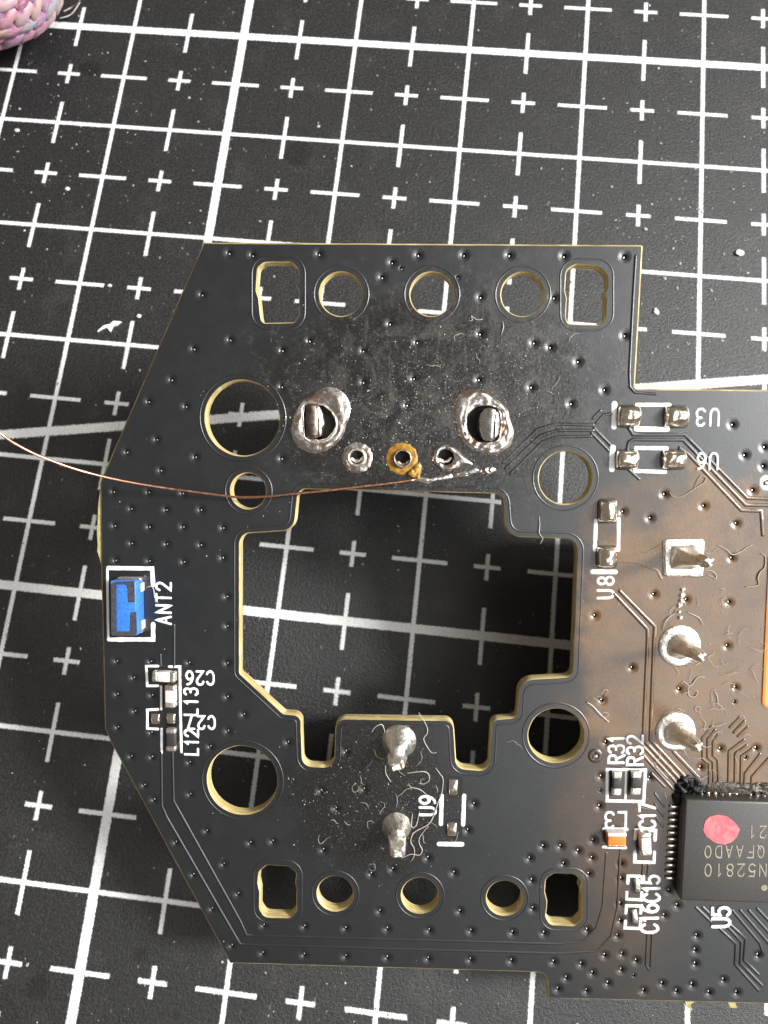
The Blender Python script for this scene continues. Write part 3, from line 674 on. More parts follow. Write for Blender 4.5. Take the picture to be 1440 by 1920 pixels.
onchip(add('pin_one_mark', prism('pin_one_mark', [B(1433, 1664.5, CH + .002) + Vector((math.cos(a), math.sin(a))) * .018 for a in [i * .5236 for i in range(12)]], CH, CH + .0028, LASER), board))
pin_me = cbox('pin', .054, .019, .014, .006, PADTIN)
for i in range(12):
    q = B(1263.5 - i * .72, 1511 + i * 12.15); q = q - kc
    add('pin', pin_me, chip, (q.dot(kx), q.dot(ky), -.0015))
for i in range(12): add('pin', pin_me, chip, (-.22 + i * .04, side / 2 - .016, -.0015), R90)

# polar loft: solder that flows from an inner opening to an outer outline
def ring_hit(L, c, a):
    d = Vector((math.cos(a), math.sin(a))); best = 0
    for i in range(len(L)):
        p, q = L[i - 1] - c, L[i] - c; e = q - p; den = d.x * e.y - d.y * e.x
        if abs(den) < 1e-12: continue
        t = (p.x * e.y - p.y * e.x) / den; s_ = (p.x * d.y - p.y * d.x) / den
        if t > 0 and -1e-6 <= s_ <= 1 + 1e-6: best = max(best, t)
    return best
def collar(name, outer, inner, cpx, hh, m, rough=.008, N=72, K=14, sc_=22, parent=None):
    c = B(*cpx); V, F = [], []
    prof = []
    for k in range(K + 1):
        t = k / K; prof.append((t, hh * (1 - (2 * t - .9) ** 2 * .62) * min(1, (1 - t) * 5) ** .6))
    for i in range(N):
        a = 2 * math.pi * i / N; ri, ro = ring_hit(inner, c, a), ring_hit(outer, c, a); ri = min(ri, ro - .01)
        d = Vector((math.cos(a), math.sin(a)))
        V.append((c.x + d.x * ri, c.y + d.y * ri, -.10)); V.append((c.x + d.x * ri, c.y + d.y * ri, -.012))
        for t, z in prof:
            r = ri + (ro - ri) * t; x, y = c.x + d.x * r, c.y + d.y * r
            b = noise.noise((x * sc_, y * sc_, 7)) + .5 * noise.noise((x * sc_ * 2.3, y * sc_ * 2.3, 3))
            V.append((x, y, z + b * rough * min(1, (1 - t) * 4) + .0004))
    M = K + 3
    for i in range(N):
        j = (i + 1) % N
        for k in range(M - 1): F.append((i * M + k, j * M + k, j * M + k + 1, i * M + k + 1)[::-1])
    return add(name, fix(mesh_of(name, V, F, m)), parent or board)
LOUT = [lx(p) for p in [(480, 190), (640, 95), (800, 55), (960, 90), (1100, 190), (1190, 350), (1205, 520), (1170, 680), (1110, 800), (1100, 900), (1040, 1040), (900, 1190), (750, 1280), (560, 1340), (400, 1320), (200, 1220), (100, 1080), (50, 900), (90, 700), (150, 480), (280, 310)]]
ROUT = [rx(p) for p in [(240, 180), (400, 110), (560, 95), (720, 140), (860, 240), (1060, 390), (1160, 500), (1200, 700), (1270, 900), (1260, 1030), (1200, 1200), (1000, 1340), (850, 1390), (700, 1340), (480, 1270), (380, 1200), (260, 1080), (190, 900), (170, 760), (90, 600), (85, 470), (150, 300)]]
sm = lambda P, r: arc_poly([(p[0], p[1], r) for p in P], 3)
lb = collar('solder_joint', sm(LOUT, 14), sm(LHOLE, 8), lx((640, 740)), .016, SOLDER, .006)
rb = collar('solder_joint', sm(ROUT, 14), sm(RHOLE, 8), rx((690, 780)), .016, SOLDER, .008, sc_=36)
def tab(name, pts, h, m, parent, dome=.02, z0=-.25, tilt=(0, 0)):
    P = [B(p[0], p[1], h) for p in pts]; P = P if area(P) > 0 else P[::-1]; c = sum(P, Vector((0, 0))) / len(P); n = len(P); V, F = [], []
    lev = [(1.0, z0), (1.0, h - .012), (.93, h - .002), (.80, h + dome * .3), (.5, h + dome * .8)]
    for f, z in lev:
        for p in P:
            q = c + (p - c) * f; zz_ = z + ((q.x - c.x) * tilt[0] + (q.y - c.y) * tilt[1] if z > 0 else 0)
            V.append((q.x, q.y, zz_))
    V.append((c.x, c.y, h + dome)); e = len(V) - 1
    for k in range(len(lev) - 1):
        for i in range(n):
            j = (i + 1) % n; F.append((k * n + i, k * n + j, (k + 1) * n + j, (k + 1) * n + i))
    k = len(lev) - 1
    for i in range(n): F.append((k * n + i, k * n + (i + 1) % n, e))
    return add(name, fix(mesh_of(name, V, F, m)), parent)
collar('solder_meniscus', sm([lx(p) for p in [(420, 1180), (310, 1080), (300, 900), (285, 600), (320, 400), (420, 355), (560, 360), (720, 390), (870, 520), (960, 660), (985, 800), (950, 960), (850, 1090), (700, 1180)]], 6), sm(LHOLE, 8), lx((640, 740)), .022, TIN, .004, K=8, parent=lb)
tab('metal_tab', [lx(p) for p in [(350, 385), (540, 380), (575, 560), (590, 900), (590, 1030), (350, 1035), (335, 700)]], .03, DARKTAB, lb, .006, tilt=(-.1, 0))
tab('metal_edge', [lx(p) for p in [(545, 390), (600, 420), (670, 560), (700, 760), (650, 880), (640, 1000), (595, 1010), (590, 700)]], .015, TIN, lb, .004, tilt=(-.5, 0))
tab('metal_tab', [rx(p) for p in [(610, 700), (640, 560), (720, 475), (820, 455), (920, 490), (900, 700), (880, 1090), (740, 1090), (660, 1020), (610, 880)]], .085, STEEL, rb, .008, tilt=(.25, .05))
tab('metal_edge', [rx(p) for p in [(925, 490), (975, 540), (1000, 680), (1000, 850), (960, 1000), (895, 1080), (910, 760)]], .078, STEEL, rb, .002, tilt=(-.8, 0))
e1 = collar('eyelet', circ(670, 858, 28, 40, .08), circ(*EYES[0], n=28), (669.5, 857.5), .006, SOLDER, .003)
collar('eyelet_rim', circ(669, 858, 19, 36, .05), circ(669.5, 857.5, 12.5, 28), (669.5, 857.5), .022, TIN, .003, N=40, K=8, parent=e1)
e2 = collar('eyelet', circ(754, 860, 29, 40, .10), circ(*EYES[1], n=28), (755, 859), .004, AMBER, .0025)
collar('eyelet_rim', circ(755, 860, 18, 36, .10), circ(755, 859.5, 13, 28), (755, 859.5), .026, SOLDER, .003, N=40, K=8, parent=e2)
e3 = collar('eyelet', sm([(812, 850), (815, 840), (826, 834), (836, 833), (848, 837), (860, 846), (872, 857), (888, 872), (884, 875), (868, 868), (860, 876), (846, 884), (828, 882), (822, 876), (810, 866)], 4), circ(*EYES[2], n=28), (836.5, 857), .014, SOLDER, .005)
for (px, py), par in (((671, 861), e1), ((758, 868), e2), ((836, 862), e3)):      # bright sliver of old solder inside each eyelet
    V, F = [], []; P = [Vector(p) for p in (B(px - 11, py - 1), B(px - 4, py + 4), B(px + 4, py + 3), B(px + 10, py - 3))]
    ribbon(resample(P, .006), .020, .012, -.03, V, F, jit=.4); add('solder_sliver', fix_up(mesh_of('solder_sliver', V, F, TIN)), par)
# lumpy streak of solder that holds the wire
def lump(name, P3, rad, m, parent, jit=.4, n=10, flat=.7):
    V, F = [], []
    for i, (p, r) in enumerate(zip(P3, rad)):
        a, b = P3[max(0, i - 1)], P3[min(len(P3) - 1, i + 1)]; t = (b - a).normalized(); s_ = Vector((-t.y, t.x, 0)).normalized()
        for k in range(n):
            q = 2 * math.pi * k / n; rr = r * (1 + jit * noise.noise((p.x * 30 + math.cos(q) * 2, p.y * 30 + math.sin(q) * 2, i * .37)))
            V.append(p + s_ * math.cos(q) * rr + Vector((0, 0, max(-.004 - p.z, math.sin(q) * rr * flat))))
    for i in range(len(P3) - 1):
        for k in range(n): F.append((i * n + k, i * n + (k + 1) % n, (i + 1) * n + (k + 1) % n, (i + 1) * n + k))
    F.append(tuple(range(n))); F.append(tuple(range(len(P3) * n - n, len(P3) * n)))
    return add(name, fix(mesh_of(name, V, F, m)), parent)
def smooth3(P, step):
    out = []; n = len(P)
    for i in range(n - 1):
        p0, p1, p2, p3 = P[max(0, i - 1)], P[i], P[i + 1], P[min(n - 1, i + 2)]
        k = max(2, int((p2 - p1).length / step))
        for j in range(k):
            t = j / k; out.append(.5 * ((2 * p1) + (p2 - p0) * t + (2 * p0 - 5 * p1 + 4 * p2 - p3) * t * t + (3 * p1 - p0 - 3 * p2 + p3) * t ** 3))
    out.append(P[-1]); return out
sp = smooth3([B3(x, y, .006) for x, y in ((768, 884), (776, 890), (781, 880), (786, 872), (783, 897))], .01)
lump('flux_drip', sp, [.022 - .012 * i / len(sp) for i in range(len(sp))], AMBER, board, .5)

# leads soldered through the board: a wetted pad rising to a bent pin
def cone(name, base, bpx, tpx, hh, m, tw=.016, tl=.03, fl=.38, pw=2.4, parent=None, lead_rot=0.0):
    c = B(*bpx); tp = B(tpx[0], tpx[1], hh); N, K = 40, 22; V, F = [], []
    for k in range(K + 1):
        s_ = k / K; f = 1 - s_
        q_ = max(0.0, (s_ - fl) / (1 - fl)) ** pw
        z = hh * q_ + .006 * min(1, s_ * 6)
        cc = c.lerp(tp, q_)
        for i in range(N):
            a = 2 * math.pi * i / N; ro = ring_hit(base, c, a)
            ex = tl * tw / math.sqrt((tw * math.cos(a - lead_rot)) ** 2 + (tl * math.sin(a - lead_rot)) ** 2)
            r = ex + (ro - ex) * f if k else ro
            x, y = cc.x + math.cos(a) * r, cc.y + math.sin(a) * r
            V.append((x, y, .0015 + z + .0035 * min(1, f * 4) * (noise.noise((x * 22, y * 22, 4)) + 1) * (s_ > 0)))
    for i in range(N): V.append((V[i][0], V[i][1], -.002))
    e = (K + 1) * N
    for k in range(K):
        for i in range(N):
            j = (i + 1) % N; F.append((k * N + i, k * N + j, (k + 1) * N + j, (k + 1) * N + i))
    for i in range(N): F.append((e + i, e + (i + 1) % N, (i + 1) % N, i))
    F.append(tuple(K * N + i for i in range(N)))
    return add(name, fix(mesh_of(name, V, F, m)), parent or board)
def lead(px, py, tpx, h0, h1, w, l, rot, m, parent):
    a, b = B(px, py), B(tpx[0], tpx[1], h1); V, F = [], []
    a3 = Vector((a.x, a.y, 0)).lerp(Vector((b.x, b.y, h1)), h0 / h1); b3 = Vector((b.x, b.y, h1))
    for p, k, dz in ((a3, 1.25, 0), (a3.lerp(b3, .85), 1.0, 0), (b3, .8, 0), (b3, .45, .008)):
        for sx, sy in ((-1, -.8), (-.8, -1), (.8, -1), (1, -.8), (1, .8), (.8, 1), (-.8, 1), (-1, .8)):
            x, y = sx * w / 2 * k, sy * l / 2 * k
            V.append((p.x + x * math.cos(rot) - y * math.sin(rot), p.y + x * math.sin(rot) + y * math.cos(rot), p.z + dz - (sx * .012 if dz else 0)))
    for r in range(3):
        for i in range(8):
            j = (i + 1) % 8; F.append((r * 8 + i, r * 8 + j, (r + 1) * 8 + j, (r + 1) * 8 + i))
    F.append(tuple(24 + i for i in range(8)))
    return add('lead', fix(mesh_of('lead', V, F, m, None, False)), parent)
sq = arc_poly([(1243, 1009.5, 3), (1321, 1010, 3), (1319, 1083, 3), (1242, 1081, 3)], 2)
j1 = cone('solder_joint', densify(sq, .03), (1282, 1042), (1327, 1054), .30, TIN, .012, .035, lead_rot=.5)
lead(1282, 1042, (1329, 1055), .22, .31, .035, .055, .6, TIN, j1)
j2 = cone('solder_joint', circ(1274, 1211, 39.5, 40, .02), (1277, 1209), (1313, 1231), .26, TIN, .012, .035, lead_rot=.5)
lead(1277, 1209, (1315, 1234), .19, .27, .03, .05, .6, TIN, j2)
j3 = cone('solder_joint', circ(1266.5, 1372, 38, 40, .01), (1270, 1372), (1307, 1400), .28, TIN, .012, .035, lead_rot=.7)
lead(1270, 1372, (1309, 1402), .20, .29, .035, .05, .6, TIN, j3)
j4 = cone('solder_joint', circ(748, 1390, 33, 40, .04), (748, 1389), (745, 1412), .11, TIN, .04, .04, pw=1.3, fl=.05)
lead(748, 1392, (743, 1438), .085, .15, .085, .05, .25, TIN, j4)
j5 = cone('solder_joint', circ(743, 1550, 28.5, 40, .04), (743, 1551), (746, 1566), .10, TIN, .035, .04, pw=1.3, fl=.05)
lead(743, 1545, (746, 1601), .075, .15, .085, .05, .05, TIN, j5)
for i, (px, py, r) in enumerate(((1280, 1105, 4), (1279, 1116, 5), (1277, 1126, 4), (1279, 1128, 3), (1274, 1135, 5), (1273, 1147, 3), (1275.5, 1157.5, 4))):
    pillow('solder_ball', px, py, r * 2, r * 2, .012, TIN, n=8)
for px, py in ((1116, 1417), (1437, 905)):
    collar('test_point', circ(px, py, 14, 30, .05), circ(px, py, 5, 24), (px, py), .006, MASK if px < 1200 else SILK, .002, N=30, K=6)
    pillow('solder_bead', px - 1, py + 1, 11, 10, .012, VIAM, n=8)

# orange part at the right edge, mostly outside the frame
tp = arc_poly([(1441, 1040, 6), (1428, 1326, 12), (1640, 1330, 12), (1650, 1044, 6)], 6)
tpv = grow(tp, -.012)
V = [(p.x, p.y, .0) for p in tp] + [(p.x, p.y, .006) for p in tp] + [(p.x, p.y, .010) for p in tpv]; n = len(tp)
F = [(k * n + i, k * n + (i + 1) % n, (k + 1) * n + (i + 1) % n, (k + 1) * n + i) for k in (0, 1) for i in range(n)] + [tuple(range(2 * n, 3 * n))]
add('orange_cover', fix(mesh_of('orange_cover', V, F, ORANGEP, None, False)), board)

# black flux lump by the chip's corner
def mound(name, outline, hh, m, rough=.02, sc_=26):
    L = sm(outline, 5); c = sum(L, Vector((0, 0))) / len(L); N, K = 44, 9; V, F = [], []
    for k in range(K):
        t = k / K
        for i in range(N):
            a = 2 * math.pi * i / N; r = ring_hit(L, c, a) * (1 - t) * (1 + .12 * noise.noise((math.cos(a) * 4, math.sin(a) * 4, 2)))
            x, y = c.x + math.cos(a) * r, c.y + math.sin(a) * r
            V.append((x, y, .0005 + hh * (1 - (1 - t) ** 2) ** .7 + (rough * noise.noise((x * sc_, y * sc_, 9)) if k else 0) * min(1, 3 * t)))
    V.append((c.x, c.y, hh)); e = len(V) - 1
    for k in range(K - 1):
        for i in range(N): F.append((k * N + i, k * N + (i + 1) % N, (k + 1) * N + (i + 1) % N, (k + 1) * N + i))
    for i in range(N): F.append(((K - 1) * N + i, (K - 1) * N + (i + 1) % N, e))
    return add(name, fix(mesh_of(name, V, F, m)), board)
mound('flux_residue', [(1268, 1462), (1280, 1452), (1300, 1454), (1318, 1466), (1326, 1480), (1312, 1490), (1290, 1496), (1272, 1494), (1262, 1484)], .024, SOOTM, .03, 44)
BROWNFLUX = simple('brown_flux', (.055, .036, .022), .4, 0, 30, .4, .7, 50, bdist=.01, col2=(.02, .015, .011))
mound('flux_residue', [(1318, 1470), (1350, 1464), (1400, 1468), (1460, 1466), (1520, 1470), (1520, 1500), (1450, 1500), (1380, 1498), (1316, 1496)], .018, BROWNFLUX, .02, 40)
mound('flux_residue', [(1258, 1488), (1272, 1484), (1280, 1496), (1276, 1508), (1262, 1506)], .03, SOOTM, .012)

for o_, hh_ in (([(767, 898), (784, 895), (800, 896), (822, 893), (848, 888), (856, 892), (836, 900), (812, 903), (803, 909), (795, 907), (785, 903)], .020),
                ([(838, 893), (862, 886), (884, 880), (894, 876), (900, 881), (890, 888), (868, 895), (850, 897)], .013), ([(892, 884), (908, 877), (926, 876), (932, 881), (920, 888), (902, 890)], .008)):
    o_ = mound('solder_smear', o_, hh_, SOLDER if hh_ < .02 else TIN, .012, 60)
# housings on the board's underside: they carry the board above the mat
def under(name, x0, y0, x1, y1, d):
    return add(name, slab(name, x0, y0, x1, y1, -T - d, -T - .001, BLACK, .03), board)
def clearance(x, y):                        # height of the board's underside over the mat, measured along the board's normal
    p = BM @ Vector((x, y, -T)); nz = (BRD_ROT @ Vector((0, 0, 1))).z
    return p.z / nz
ex0, ex1, ey0, ey1 = -.72, .40, -.98, -.50
under('wheel_encoder', ex0, ey0, ex1, ey1, min(clearance(x, y) for x in (ex0, ex1) for y in (ey0, ey1)))
sx0, sx1, sy0, sy1 = -.46, .18, -3.42, -2.66
under('switch_housing', sx0, sy0, sx1, sy1, min(clearance(x, y) for x in (sx0, sx1) for y in (sy0, sy1)))
under('switch_housing', 1.20, -2.62, 1.78, -1.34, min(clearance(x, y) for x in (1.2, 1.78) for y in (-2.62, -1.34)))

# ------------------------------------------------------------------ copper wire, soldered at one end and running off the board
W = [B3(x, y, h) for x, y, h in ((1, 813, .46), (20, 827, .44), (67, 852, .38), (133, 877, .29), (183, 891, .22), (240, 903.5, .16), (300, 913.5, .11), (352, 920.5, .08), (424, 930, .05), (452, 932.5, .045), (500, 931, .045), (549, 926, .04), (620, 919, .032), (707, 909, .022), (777, 900, .012))]
W = [W[0] + (W[0] - W[1]) * 3.5 + Vector((0, 0, .05))] + W
wp = smooth3(W, .03)
def tube(name, P, r, m, parent=None, n=8, taper=0):
    V, F = [], []
    for i, p in enumerate(P):
        a, b = P[max(0, i - 1)], P[min(len(P) - 1, i + 1)]; t = (b - a).normalized()
        s_ = t.cross(Vector((0, 0, 1)));  s_ = s_.normalized() if s_.length > 1e-4 else Vector((1, 0, 0)); u = s_.cross(t)
        rr = r * (1 - taper * abs(2 * i / max(1, len(P) - 1) - 1))
        for k in range(n): q = 2 * math.pi * k / n; V.append(p + s_ * math.cos(q) * rr + u * math.sin(q) * rr)
    for i in range(len(P) - 1):
        for k in range(n): F.append((i * n + k, i * n + (k + 1) % n, (i + 1) * n + (k + 1) % n, (i + 1) * n + k))
    F.append(tuple(range(n))[::-1]); F.append(tuple(range(len(P) * n - n, len(P) * n)))
    return mesh_of(name, V, F, m)
wire = add('copper_wire', tube('copper_wire', [BM @ p for p in wp], 0.0072, COPPER))
tag(wire, 'thin bare copper wire curving left off the board from the solder streak', 'wire')

# ------------------------------------------------------------------ lint fibres that lie on the board
def fibre(pts, label, m=None, r=.0029, h=.004, name='lint_fibre', group='lint fibres lying on the circuit board'):
    P = [B3(x, y, h + .008 * abs(noise.noise((i * .6, x, 2)))) for i, (x, y) in enumerate(pts)]
    o = add(name, tube(name, [BM @ p for p in smooth3(P, .012)], r, m or LINT, n=6, taper=.5)); tag(o, label, 'lint', group); return o
f36 = lambda L: [(1040 + x / 3.6, 640 + y / 3.6) for x, y in L]
f72 = lambda L: [(1240 + x / 7.2, 990 + y / 7.2) for x, y in L]
f6 = lambda L: [(680 + x / 6, 1320 + y / 6) for x, y in L]
f384 = lambda L: [(1100 + x / 3.84, 960 + y / 3.84) for x, y in L]
fibre(f36([(775, 1010), (800, 1050), (860, 1045), (950, 990), (1010, 950), (1020, 915), (985, 910), (965, 940), (940, 1000)]), 'amber looped fibre just below the U6 lettering', LINTB)
fibre(f72([(765, 230), (870, 285), (960, 360), (1080, 315), (1140, 270), (1230, 230)]), 'pale V-shaped fibre right of the square solder joint')
fibre(f6([(630, 95), (720, 250), (725, 330), (685, 390), (725, 480), (780, 550), (830, 545)]), 'long wavy fibre crossing the cut-out edge right of the upper tab lead')
fibre(f6([(490, 780), (690, 760), (750, 810), (740, 870), (680, 900), (620, 885)]), 'hook-shaped fibre between the two bright tab leads')
fibre(f6([(515, 895), (540, 935), (640, 960), (730, 1030)]), 'short fibre ending at the 9 of the U9 lettering')
fibre(f6([(820, 720), (880, 800), (905, 850), (890, 1000), (850, 1100), (800, 1250), (740, 1350), (600, 1430), (560, 1470), (540, 1550), (580, 1630), (575, 1720), (540, 1770)]), 'longest fibre, sweeping around the right side of the U9 lettering', r=.0036)
fibre(f6([(430, 1740), (540, 1690), (640, 1700), (670, 1640), (640, 1580), (640, 1500), (740, 1370)]), 'curled fibre trailing from the tip of the lower tab lead')
fibre(f6([(100, 320), (140, 260), (215, 230), (245, 300), (250, 330), (290, 350)]), 'bent fibre touching the upper left of the upper tab lead')
fibre(f6([(110, 530), (130, 510), (160, 590), (230, 620)]), 'small yellowish fibre left of the upper tab lead', LINTB)
fibre(f6([(260, 690), (260, 780), (320, 880)]), 'short straight fibre under the upper tab lead')
fibre(f6([(640, 1210), (600, 1370), (550, 1380), (560, 1230)]), 'thin fibre beside the right shoulder of the lower tab lead', r=.003)
fibre(f384([(0, 1370), (40, 1395), (100, 1460), (160, 1512)]), 'thick pale strand below right of the round hole beside R31', r=.006)
fibre(f384([(850, 1190), (800, 1190), (760, 1240), (735, 1250), (700, 1220), (680, 1230)]), 'curl below the middle right solder joint')
fibre(f384([(730, 1260), (735, 1320), (780, 1330), (800, 1290), (760, 1285)]), 'closed loop above the bottom right solder joint', r=.003)
fibre(f384([(920, 1290), (940, 1330), (945, 1385)]), 'straight fibre halfway between the chip and the middle right joint', r=.003)
fibre([(1289, 1113 + 35), (1310, 1158), (1318, 1172)], 'short fibre above the middle right solder joint')
fibre([(1011, 968), (1012, 985), (1011, 1000), (1018, 1010), (1012, 1020)], 'pale fibre standing by the upper right corner of the large cut-out', r=.003)
fibre([(274, 1102), (283, 1099), (288, 1105), (290, 1120), (296, 1130)], 'fine bright fibre right of the blue antenna', r=.003)
fibre(f72([(580, 565), (680, 580), (735, 630), (740, 690), (690, 660), (620, 630)]), 'curled fibre at the lower right corner of the square solder joint')
fibre(f72([(1340, 350), (1400, 380), (1395, 530), (1330, 600), (1300, 690), (1310, 770), (1130, 800)]), 'bent fibre near the orange part, above its end', LINTB, r=.004)
fibre(f72([(20, 1370), (60, 1260), (120, 1190), (180, 1150), (210, 1100)]), 'thin fibre running from the middle right joint to the solder beads', r=.003)
fibre([(905, 598), (895, 600), (883, 592), (886, 600), (878, 602)], 'small tangle right of the middle of the upper hole row', r=.003)
fibre([(942, 602), (944, 612), (940, 628)], 'wavy fibre under the third round hole of the top row', r=.003)

# tiny lint and dust nobody could count
def flakes(name, n, gen, m, s0, s1, M, thin=.35):
    V, F = [], []
    for _ in range(n):
        g = gen()
        if g is None: continue
        x, y, z = g; s_ = random.uniform(s0, s1) * (random.random() ** 1.5 * 1.2 + .5); a = random.random() * 6.28; el_ = random.uniform(.35, 1.0); b = len(V)
        k = random.choice((4, 5, 5, 6))
        for i in range(k):
            q = 2 * math.pi * i / k; r = s_ * random.uniform(.6, 1.2); px, py = math.cos(q) * r, math.sin(q) * r * el_
            V.append(M @ Vector((x + px * math.cos(a) - py * math.sin(a), y + px * math.sin(a) + py * math.cos(a), z + random.uniform(0, s_ * .5))))
        V.append(M @ Vector((x, y, z + s_ * thin * 2))); V.append(M @ Vector((x, y, z - .0006)))
        for i in range(k): F.append((b + i, b + (i + 1) % k, b + k)); F.append((b + (i + 1) % k, b + i, b + k + 1))
    return mesh_of(name, V, F, m, None, False)
def inside(L, p):
    c = False
    for i in range(len(L)):
        a, b = L[i - 1], L[i]
        if (a.y > p.y) != (b.y > p.y) and p.x < (b.x - a.x) * (p.y - a.y) / (b.y - a.y) + a.x: c = not c
    return c
OUTL, VOIDS = loops[0][1], [l for k, l in loops[1:]]
def onboard(p): return inside(OUTL, p) and not any(inside(v, p) for v in VOIDS)
def gboard():
    k = random.random()
    if k < .50: px, py = random.gauss(790, 130), random.gauss(770, 75)
    elif k < .60: px, py = random.gauss(960, 60), random.gauss(690, 50)
    elif k < .78: px, py = random.gauss(690, 80), random.gauss(1510, 65)
    elif k < .90: px, py = random.gauss(1330, 90), random.gauss(1200, 170)
    else: px, py = random.uniform(200, 1440), random.uniform(460, 1870)
    p = B(px, py); return (p.x, p.y, .001) if onboard(p) else None
o = add('dust', flakes('dust', 2600, gboard, DUST, .0010, .0040, BM)); tag(o, 'pale dust and solder crumbs scattered over the board', 'dust', None, 'stuff')
def gmat():
    k = random.random()
    if k < .25: px, py = random.gauss(1290, 110), random.gauss(420, 170)
    elif k < .4: px, py = random.gauss(120, 120), random.gauss(230, 120)
    else: px, py = random.uniform(-100, 1540), random.uniform(-60, 1980)
    p = MP(px, py); return (p.x, p.y, .001)
o = add('dust', flakes('dust', 1000, gmat, DUST, .003, .011, Matrix.Identity(4), .25)); tag(o, 'pale dust specks scattered over the black mat', 'dust', None, 'stuff')
def curls(n, gen, r0, r1):
    V, F = [], []
    for _ in range(n):
        c = gen()
        if c is None: continue
        P = [Vector((c[0], c[1], .006))]; a = random.random() * 6.28; w = random.uniform(-.5, .5)
        for i in range(random.randint(5, 14)):
            a += w * .6 + random.uniform(-.75, .75); P.append(P[-1] + Vector((math.cos(a) * .010, math.sin(a) * .010, random.uniform(-.002, .0035))))
        me = tube('lint', [BM @ p for p in P], random.uniform(r0, r1), LINT, n=5, taper=.6); b = len(V)
        V.extend(v.co.copy() for v in me.vertices); F.extend(tuple(b + i for i in p.vertices) for p in me.polygons); bpy.data.meshes.remove(me)
    return mesh_of('lint', V, F, LINT)
def gl():
    k = random.random()
    if k < .42: px, py = random.gauss(1335, 60), random.gauss(1300, 110)
    elif k < .66: px, py = random.gauss(740, 75), random.gauss(1490, 60)
    elif k < .78: px, py = random.gauss(1290, 50), random.gauss(1450, 28)
    elif k < .84: px, py = random.gauss(1115, 16), random.gauss(1308, 12)
    else: px, py = random.gauss(940, 120), random.gauss(690, 70)
    if k > .93: return None
    p = B(px, py); return (p.x, p.y) if onboard(p) else None
o = add('lint', curls(95, gl, .0010, .0018)); tag(o, 'fine curled lint stuck to the sticky flux on the board', 'lint', None, 'stuff')

# crumbs on the mat big enough to point at
def crumb(px, py, rx_, ry_, label, name='crumb', m=None, rot=0.0, h=.4):
    bm = bmesh.new(); bmesh.ops.create_icosphere(bm, subdivisions=2, radius=1)
    for v in bm.verts:
        k = 1 + .35 * noise.noise((v.co.x * 1.6 + px, v.co.y * 1.6, v.co.z * 1.6)); v.co = (v.co.x * rx_ * k, v.co.y * ry_ * k, v.co.z * min(rx_, ry_) * h * k)
    me = bpy.data.meshes.new(name); bm.to_mesh(me); bm.free(); me.materials.append(m or CERAM)
    p = MP(px, py); o = add(name, me, None, (p.x, p.y, min(rx_, ry_) * h * .8), rot); tag(o, label, 'crumb', 'crumbs on the cutting mat'); return o
crumb(1386, 475, .032, .030, 'round cream crumb on the mat right of the board notch')
crumb(127, 355, .024, .018, 'pale crumb on the mat beside the second grid line from the left')
crumb(33, 245, .022, .018, 'white crumb near the left frame edge below the knitted corner')
crumb(261, 593, .020, .018, 'round white crumb between the grid tick and the bird-shaped flake')
crumb(206, 536, .018, .014, 'small pale crumb left of the board, above the bird-shaped flake')
crumb(1230, 585, .020, .030, 'dull grey crumb on the mat just right of the board notch edge', rot=.4)
fl = [(184, 623), (195, 612), (207, 608), (214, 603), (229, 604), (220, 611), (212, 614), (208, 623), (201, 615), (193, 618)]
Lf = [MP(*p) for p in fl]; Lf = [Vector((p.x, p.y)) for p in Lf]
o = add('paper_flake', prism('paper_flake', Lf, .002, .014, SILK, .01)); tag(o, 'white bird-shaped flake on the mat left of the board', 'flake')

# ------------------------------------------------------------------ knitted corner
def yarn_mat():
    m, nt, bs = new_mat('shimmering_yarn'); t = NT(nt); co = t.co()
    oi = t.n('ShaderNodeObjectInfo'); r = t.n('ShaderNodeValToRGB'); nt.links.new(oi.outputs['Random'], r.inputs[0])
    e = r.color_ramp.elements; r.color_ramp.interpolation = 'CONSTANT'; e[0].color = (.36, .07, .16, 1); e[1].color = (.60, .46, .30, 1); e[1].position = .90
    for p, c in ((.18, (.52, .20, .30, 1)), (.36, (.58, .42, .42, 1)), (.52, (.36, .22, .40, 1)), (.64, (.62, .30, .34, 1)), (.78, (.40, .12, .22, 1)), (.85, (.20, .42, .38, 1))): x = e.new(p); x.color = c  # cream highlights and magenta shade painted in among the yarn's own colours
    st = t.n('ShaderNodeVectorMath', operation='MULTIPLY'); nt.links.new(co, st.inputs[0]); st.inputs[1].default_value = (14, 60, 60)
    n = t.noise(st.outputs[0], 1.2, 3, .6); n2 = t.noise(co, 18, 2)
    c = t.mix(t.ramp(n, .42, .62), r.outputs[0], (.58, .36, .42)); c = t.mix(t.ramp(n2, .55, .68), c, (.20, .03, .12))  # dark magenta patches put shade into the yarn colour
    c = t.mix(.35, c, (.10, .02, .06))
    nt.links.new(c, bs.inputs['Base Color']); bs.inputs['Roughness'].default_value = .5
    bs.inputs['Sheen Weight'].default_value = .15
    nt.links.new(t.bump(n, .6, .012), bs.inputs['Normal'])
    return m
YARN = yarn_mat()
KR = .72
kp = MP(-38, -62, .5); kcen = Vector((kp.x, kp.y, KR * .82))
knit = bpy.data.objects.new('knitted_toy', None); col.objects.link(knit); knit.location = (kcen.x, kcen.y, 0)
tag(knit, 'pink multicoloured knitted yarn shape poking into the upper left corner', 'knitted toy')
bm = bmesh.new(); bmesh.ops.create_uvsphere(bm, u_segments=40, v_segments=24, radius=KR - .03)
for v in bm.verts: v.co = (v.co.x, v.co.y, v.co.z * .82 + KR * .82)
me = bpy.data.meshes.new('knit_body'); bm.to_mesh(me); bm.free()
YCORE = simple('yarn_core', (.14, .02, .09), .8, 0, 20, .5, .3, 40); me.materials.append(YCORE)
add('knit_body', me, knit)
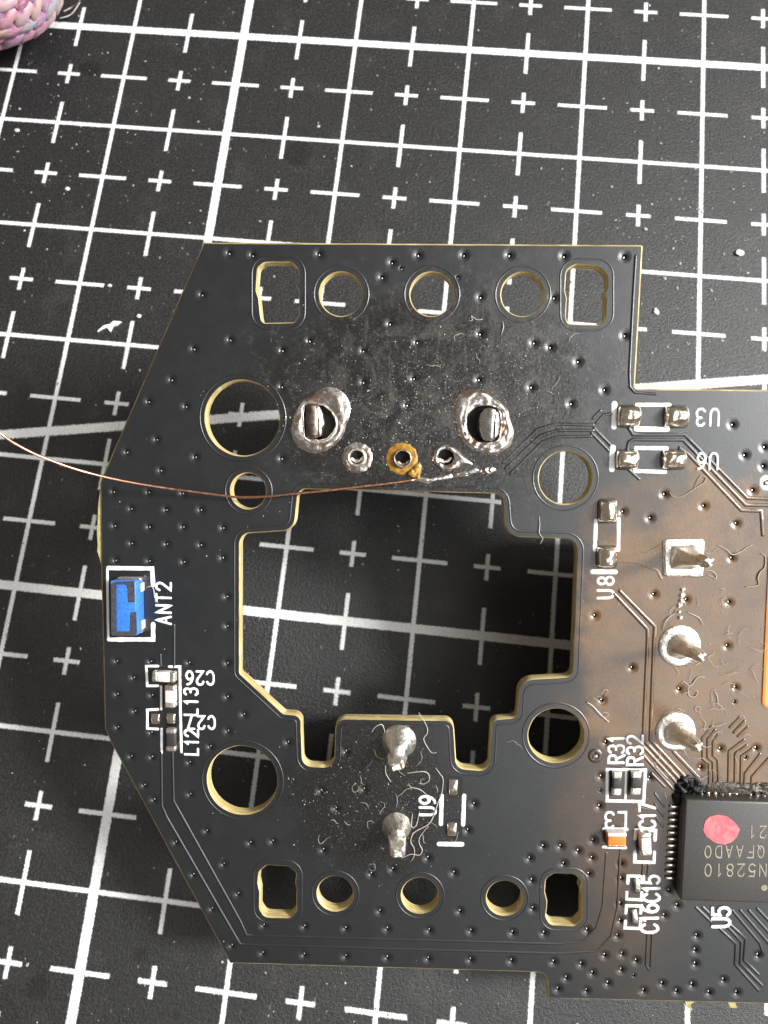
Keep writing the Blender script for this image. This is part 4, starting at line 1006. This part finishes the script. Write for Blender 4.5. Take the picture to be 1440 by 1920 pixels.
def stitch_mesh():
    V, F = [], []; N, K = 10, 12
    for k in range(K + 1):
        t = k / K; r = (math.sin(math.pi * t) ** .6) * (1 - .25 * t); x = -.085 + .17 * t
        for i in range(N):
            a = 2 * math.pi * i / N; tw = 1 + .10 * math.cos(3 * a + t * 14)          # twisted plies
            V.append((x, math.cos(a) * .040 * r * tw + .012 * math.sin(math.pi * t), math.sin(a) * .034 * r * tw))
    for k in range(K):
        for i in range(N): F.append((k * N + i, k * N + (i + 1) % N, (k + 1) * N + (i + 1) % N, (k + 1) * N + i))
    return mesh_of('stitch', V, F, YARN)
SM_ = stitch_mesh()
axis = Vector((.62, -.35, .70)).normalized(); e1_ = axis.orthogonal().normalized(); e2_ = axis.cross(e1_)
for row in range(1, 11):
    th = row * .185
    nst = max(4, int(2 * math.pi * math.sin(th) / .185))
    for k in range(nst):
        ph = 2 * math.pi * (k + .5 * (row % 2) + random.uniform(-.12, .12)) / nst
        d = axis * math.cos(th) + (e1_ * math.cos(ph) + e2_ * math.sin(ph)) * math.sin(th)
        if d.z < -.55: continue
        nrm = d; tg = (e2_ * math.cos(ph) - e1_ * math.sin(ph)); dn = nrm.cross(tg)
        tilt = (.62 if row % 2 else .25) + random.uniform(-.12, .12); xdir = (tg * math.cos(tilt) + dn * math.sin(tilt)).normalized(); ydir = nrm.cross(xdir)
        M = Matrix((xdir, ydir, nrm)).transposed().to_4x4(); s_ = random.uniform(1.5, 1.8)
        M = M @ Matrix.Diagonal((s_, s_, s_, 1)); p = d * (KR - .035); M.translation = Vector((p.x, p.y, p.z * .82 + KR * .82))
        o = bpy.data.objects.new('stitch', SM_); col.objects.link(o); o.parent = knit; o.matrix_local = M
for pts in ([(149, 0, .3), (144, 7, .22), (132, 15, .16), (120, 21, .3)], [(46, 78, .1), (58, 72, .06), (66, 62, .14)], [(150, 4, .02), (138, 22, .03), (128, 30, .02), (112, 34, .1)]):
    P = [MP(*p) for p in pts]; add('loose_thread', tube('loose_thread', [p - Vector((kcen.x, kcen.y, 0)) for p in smooth3(P, .02)], .005, LINT, n=5, taper=.3), knit)
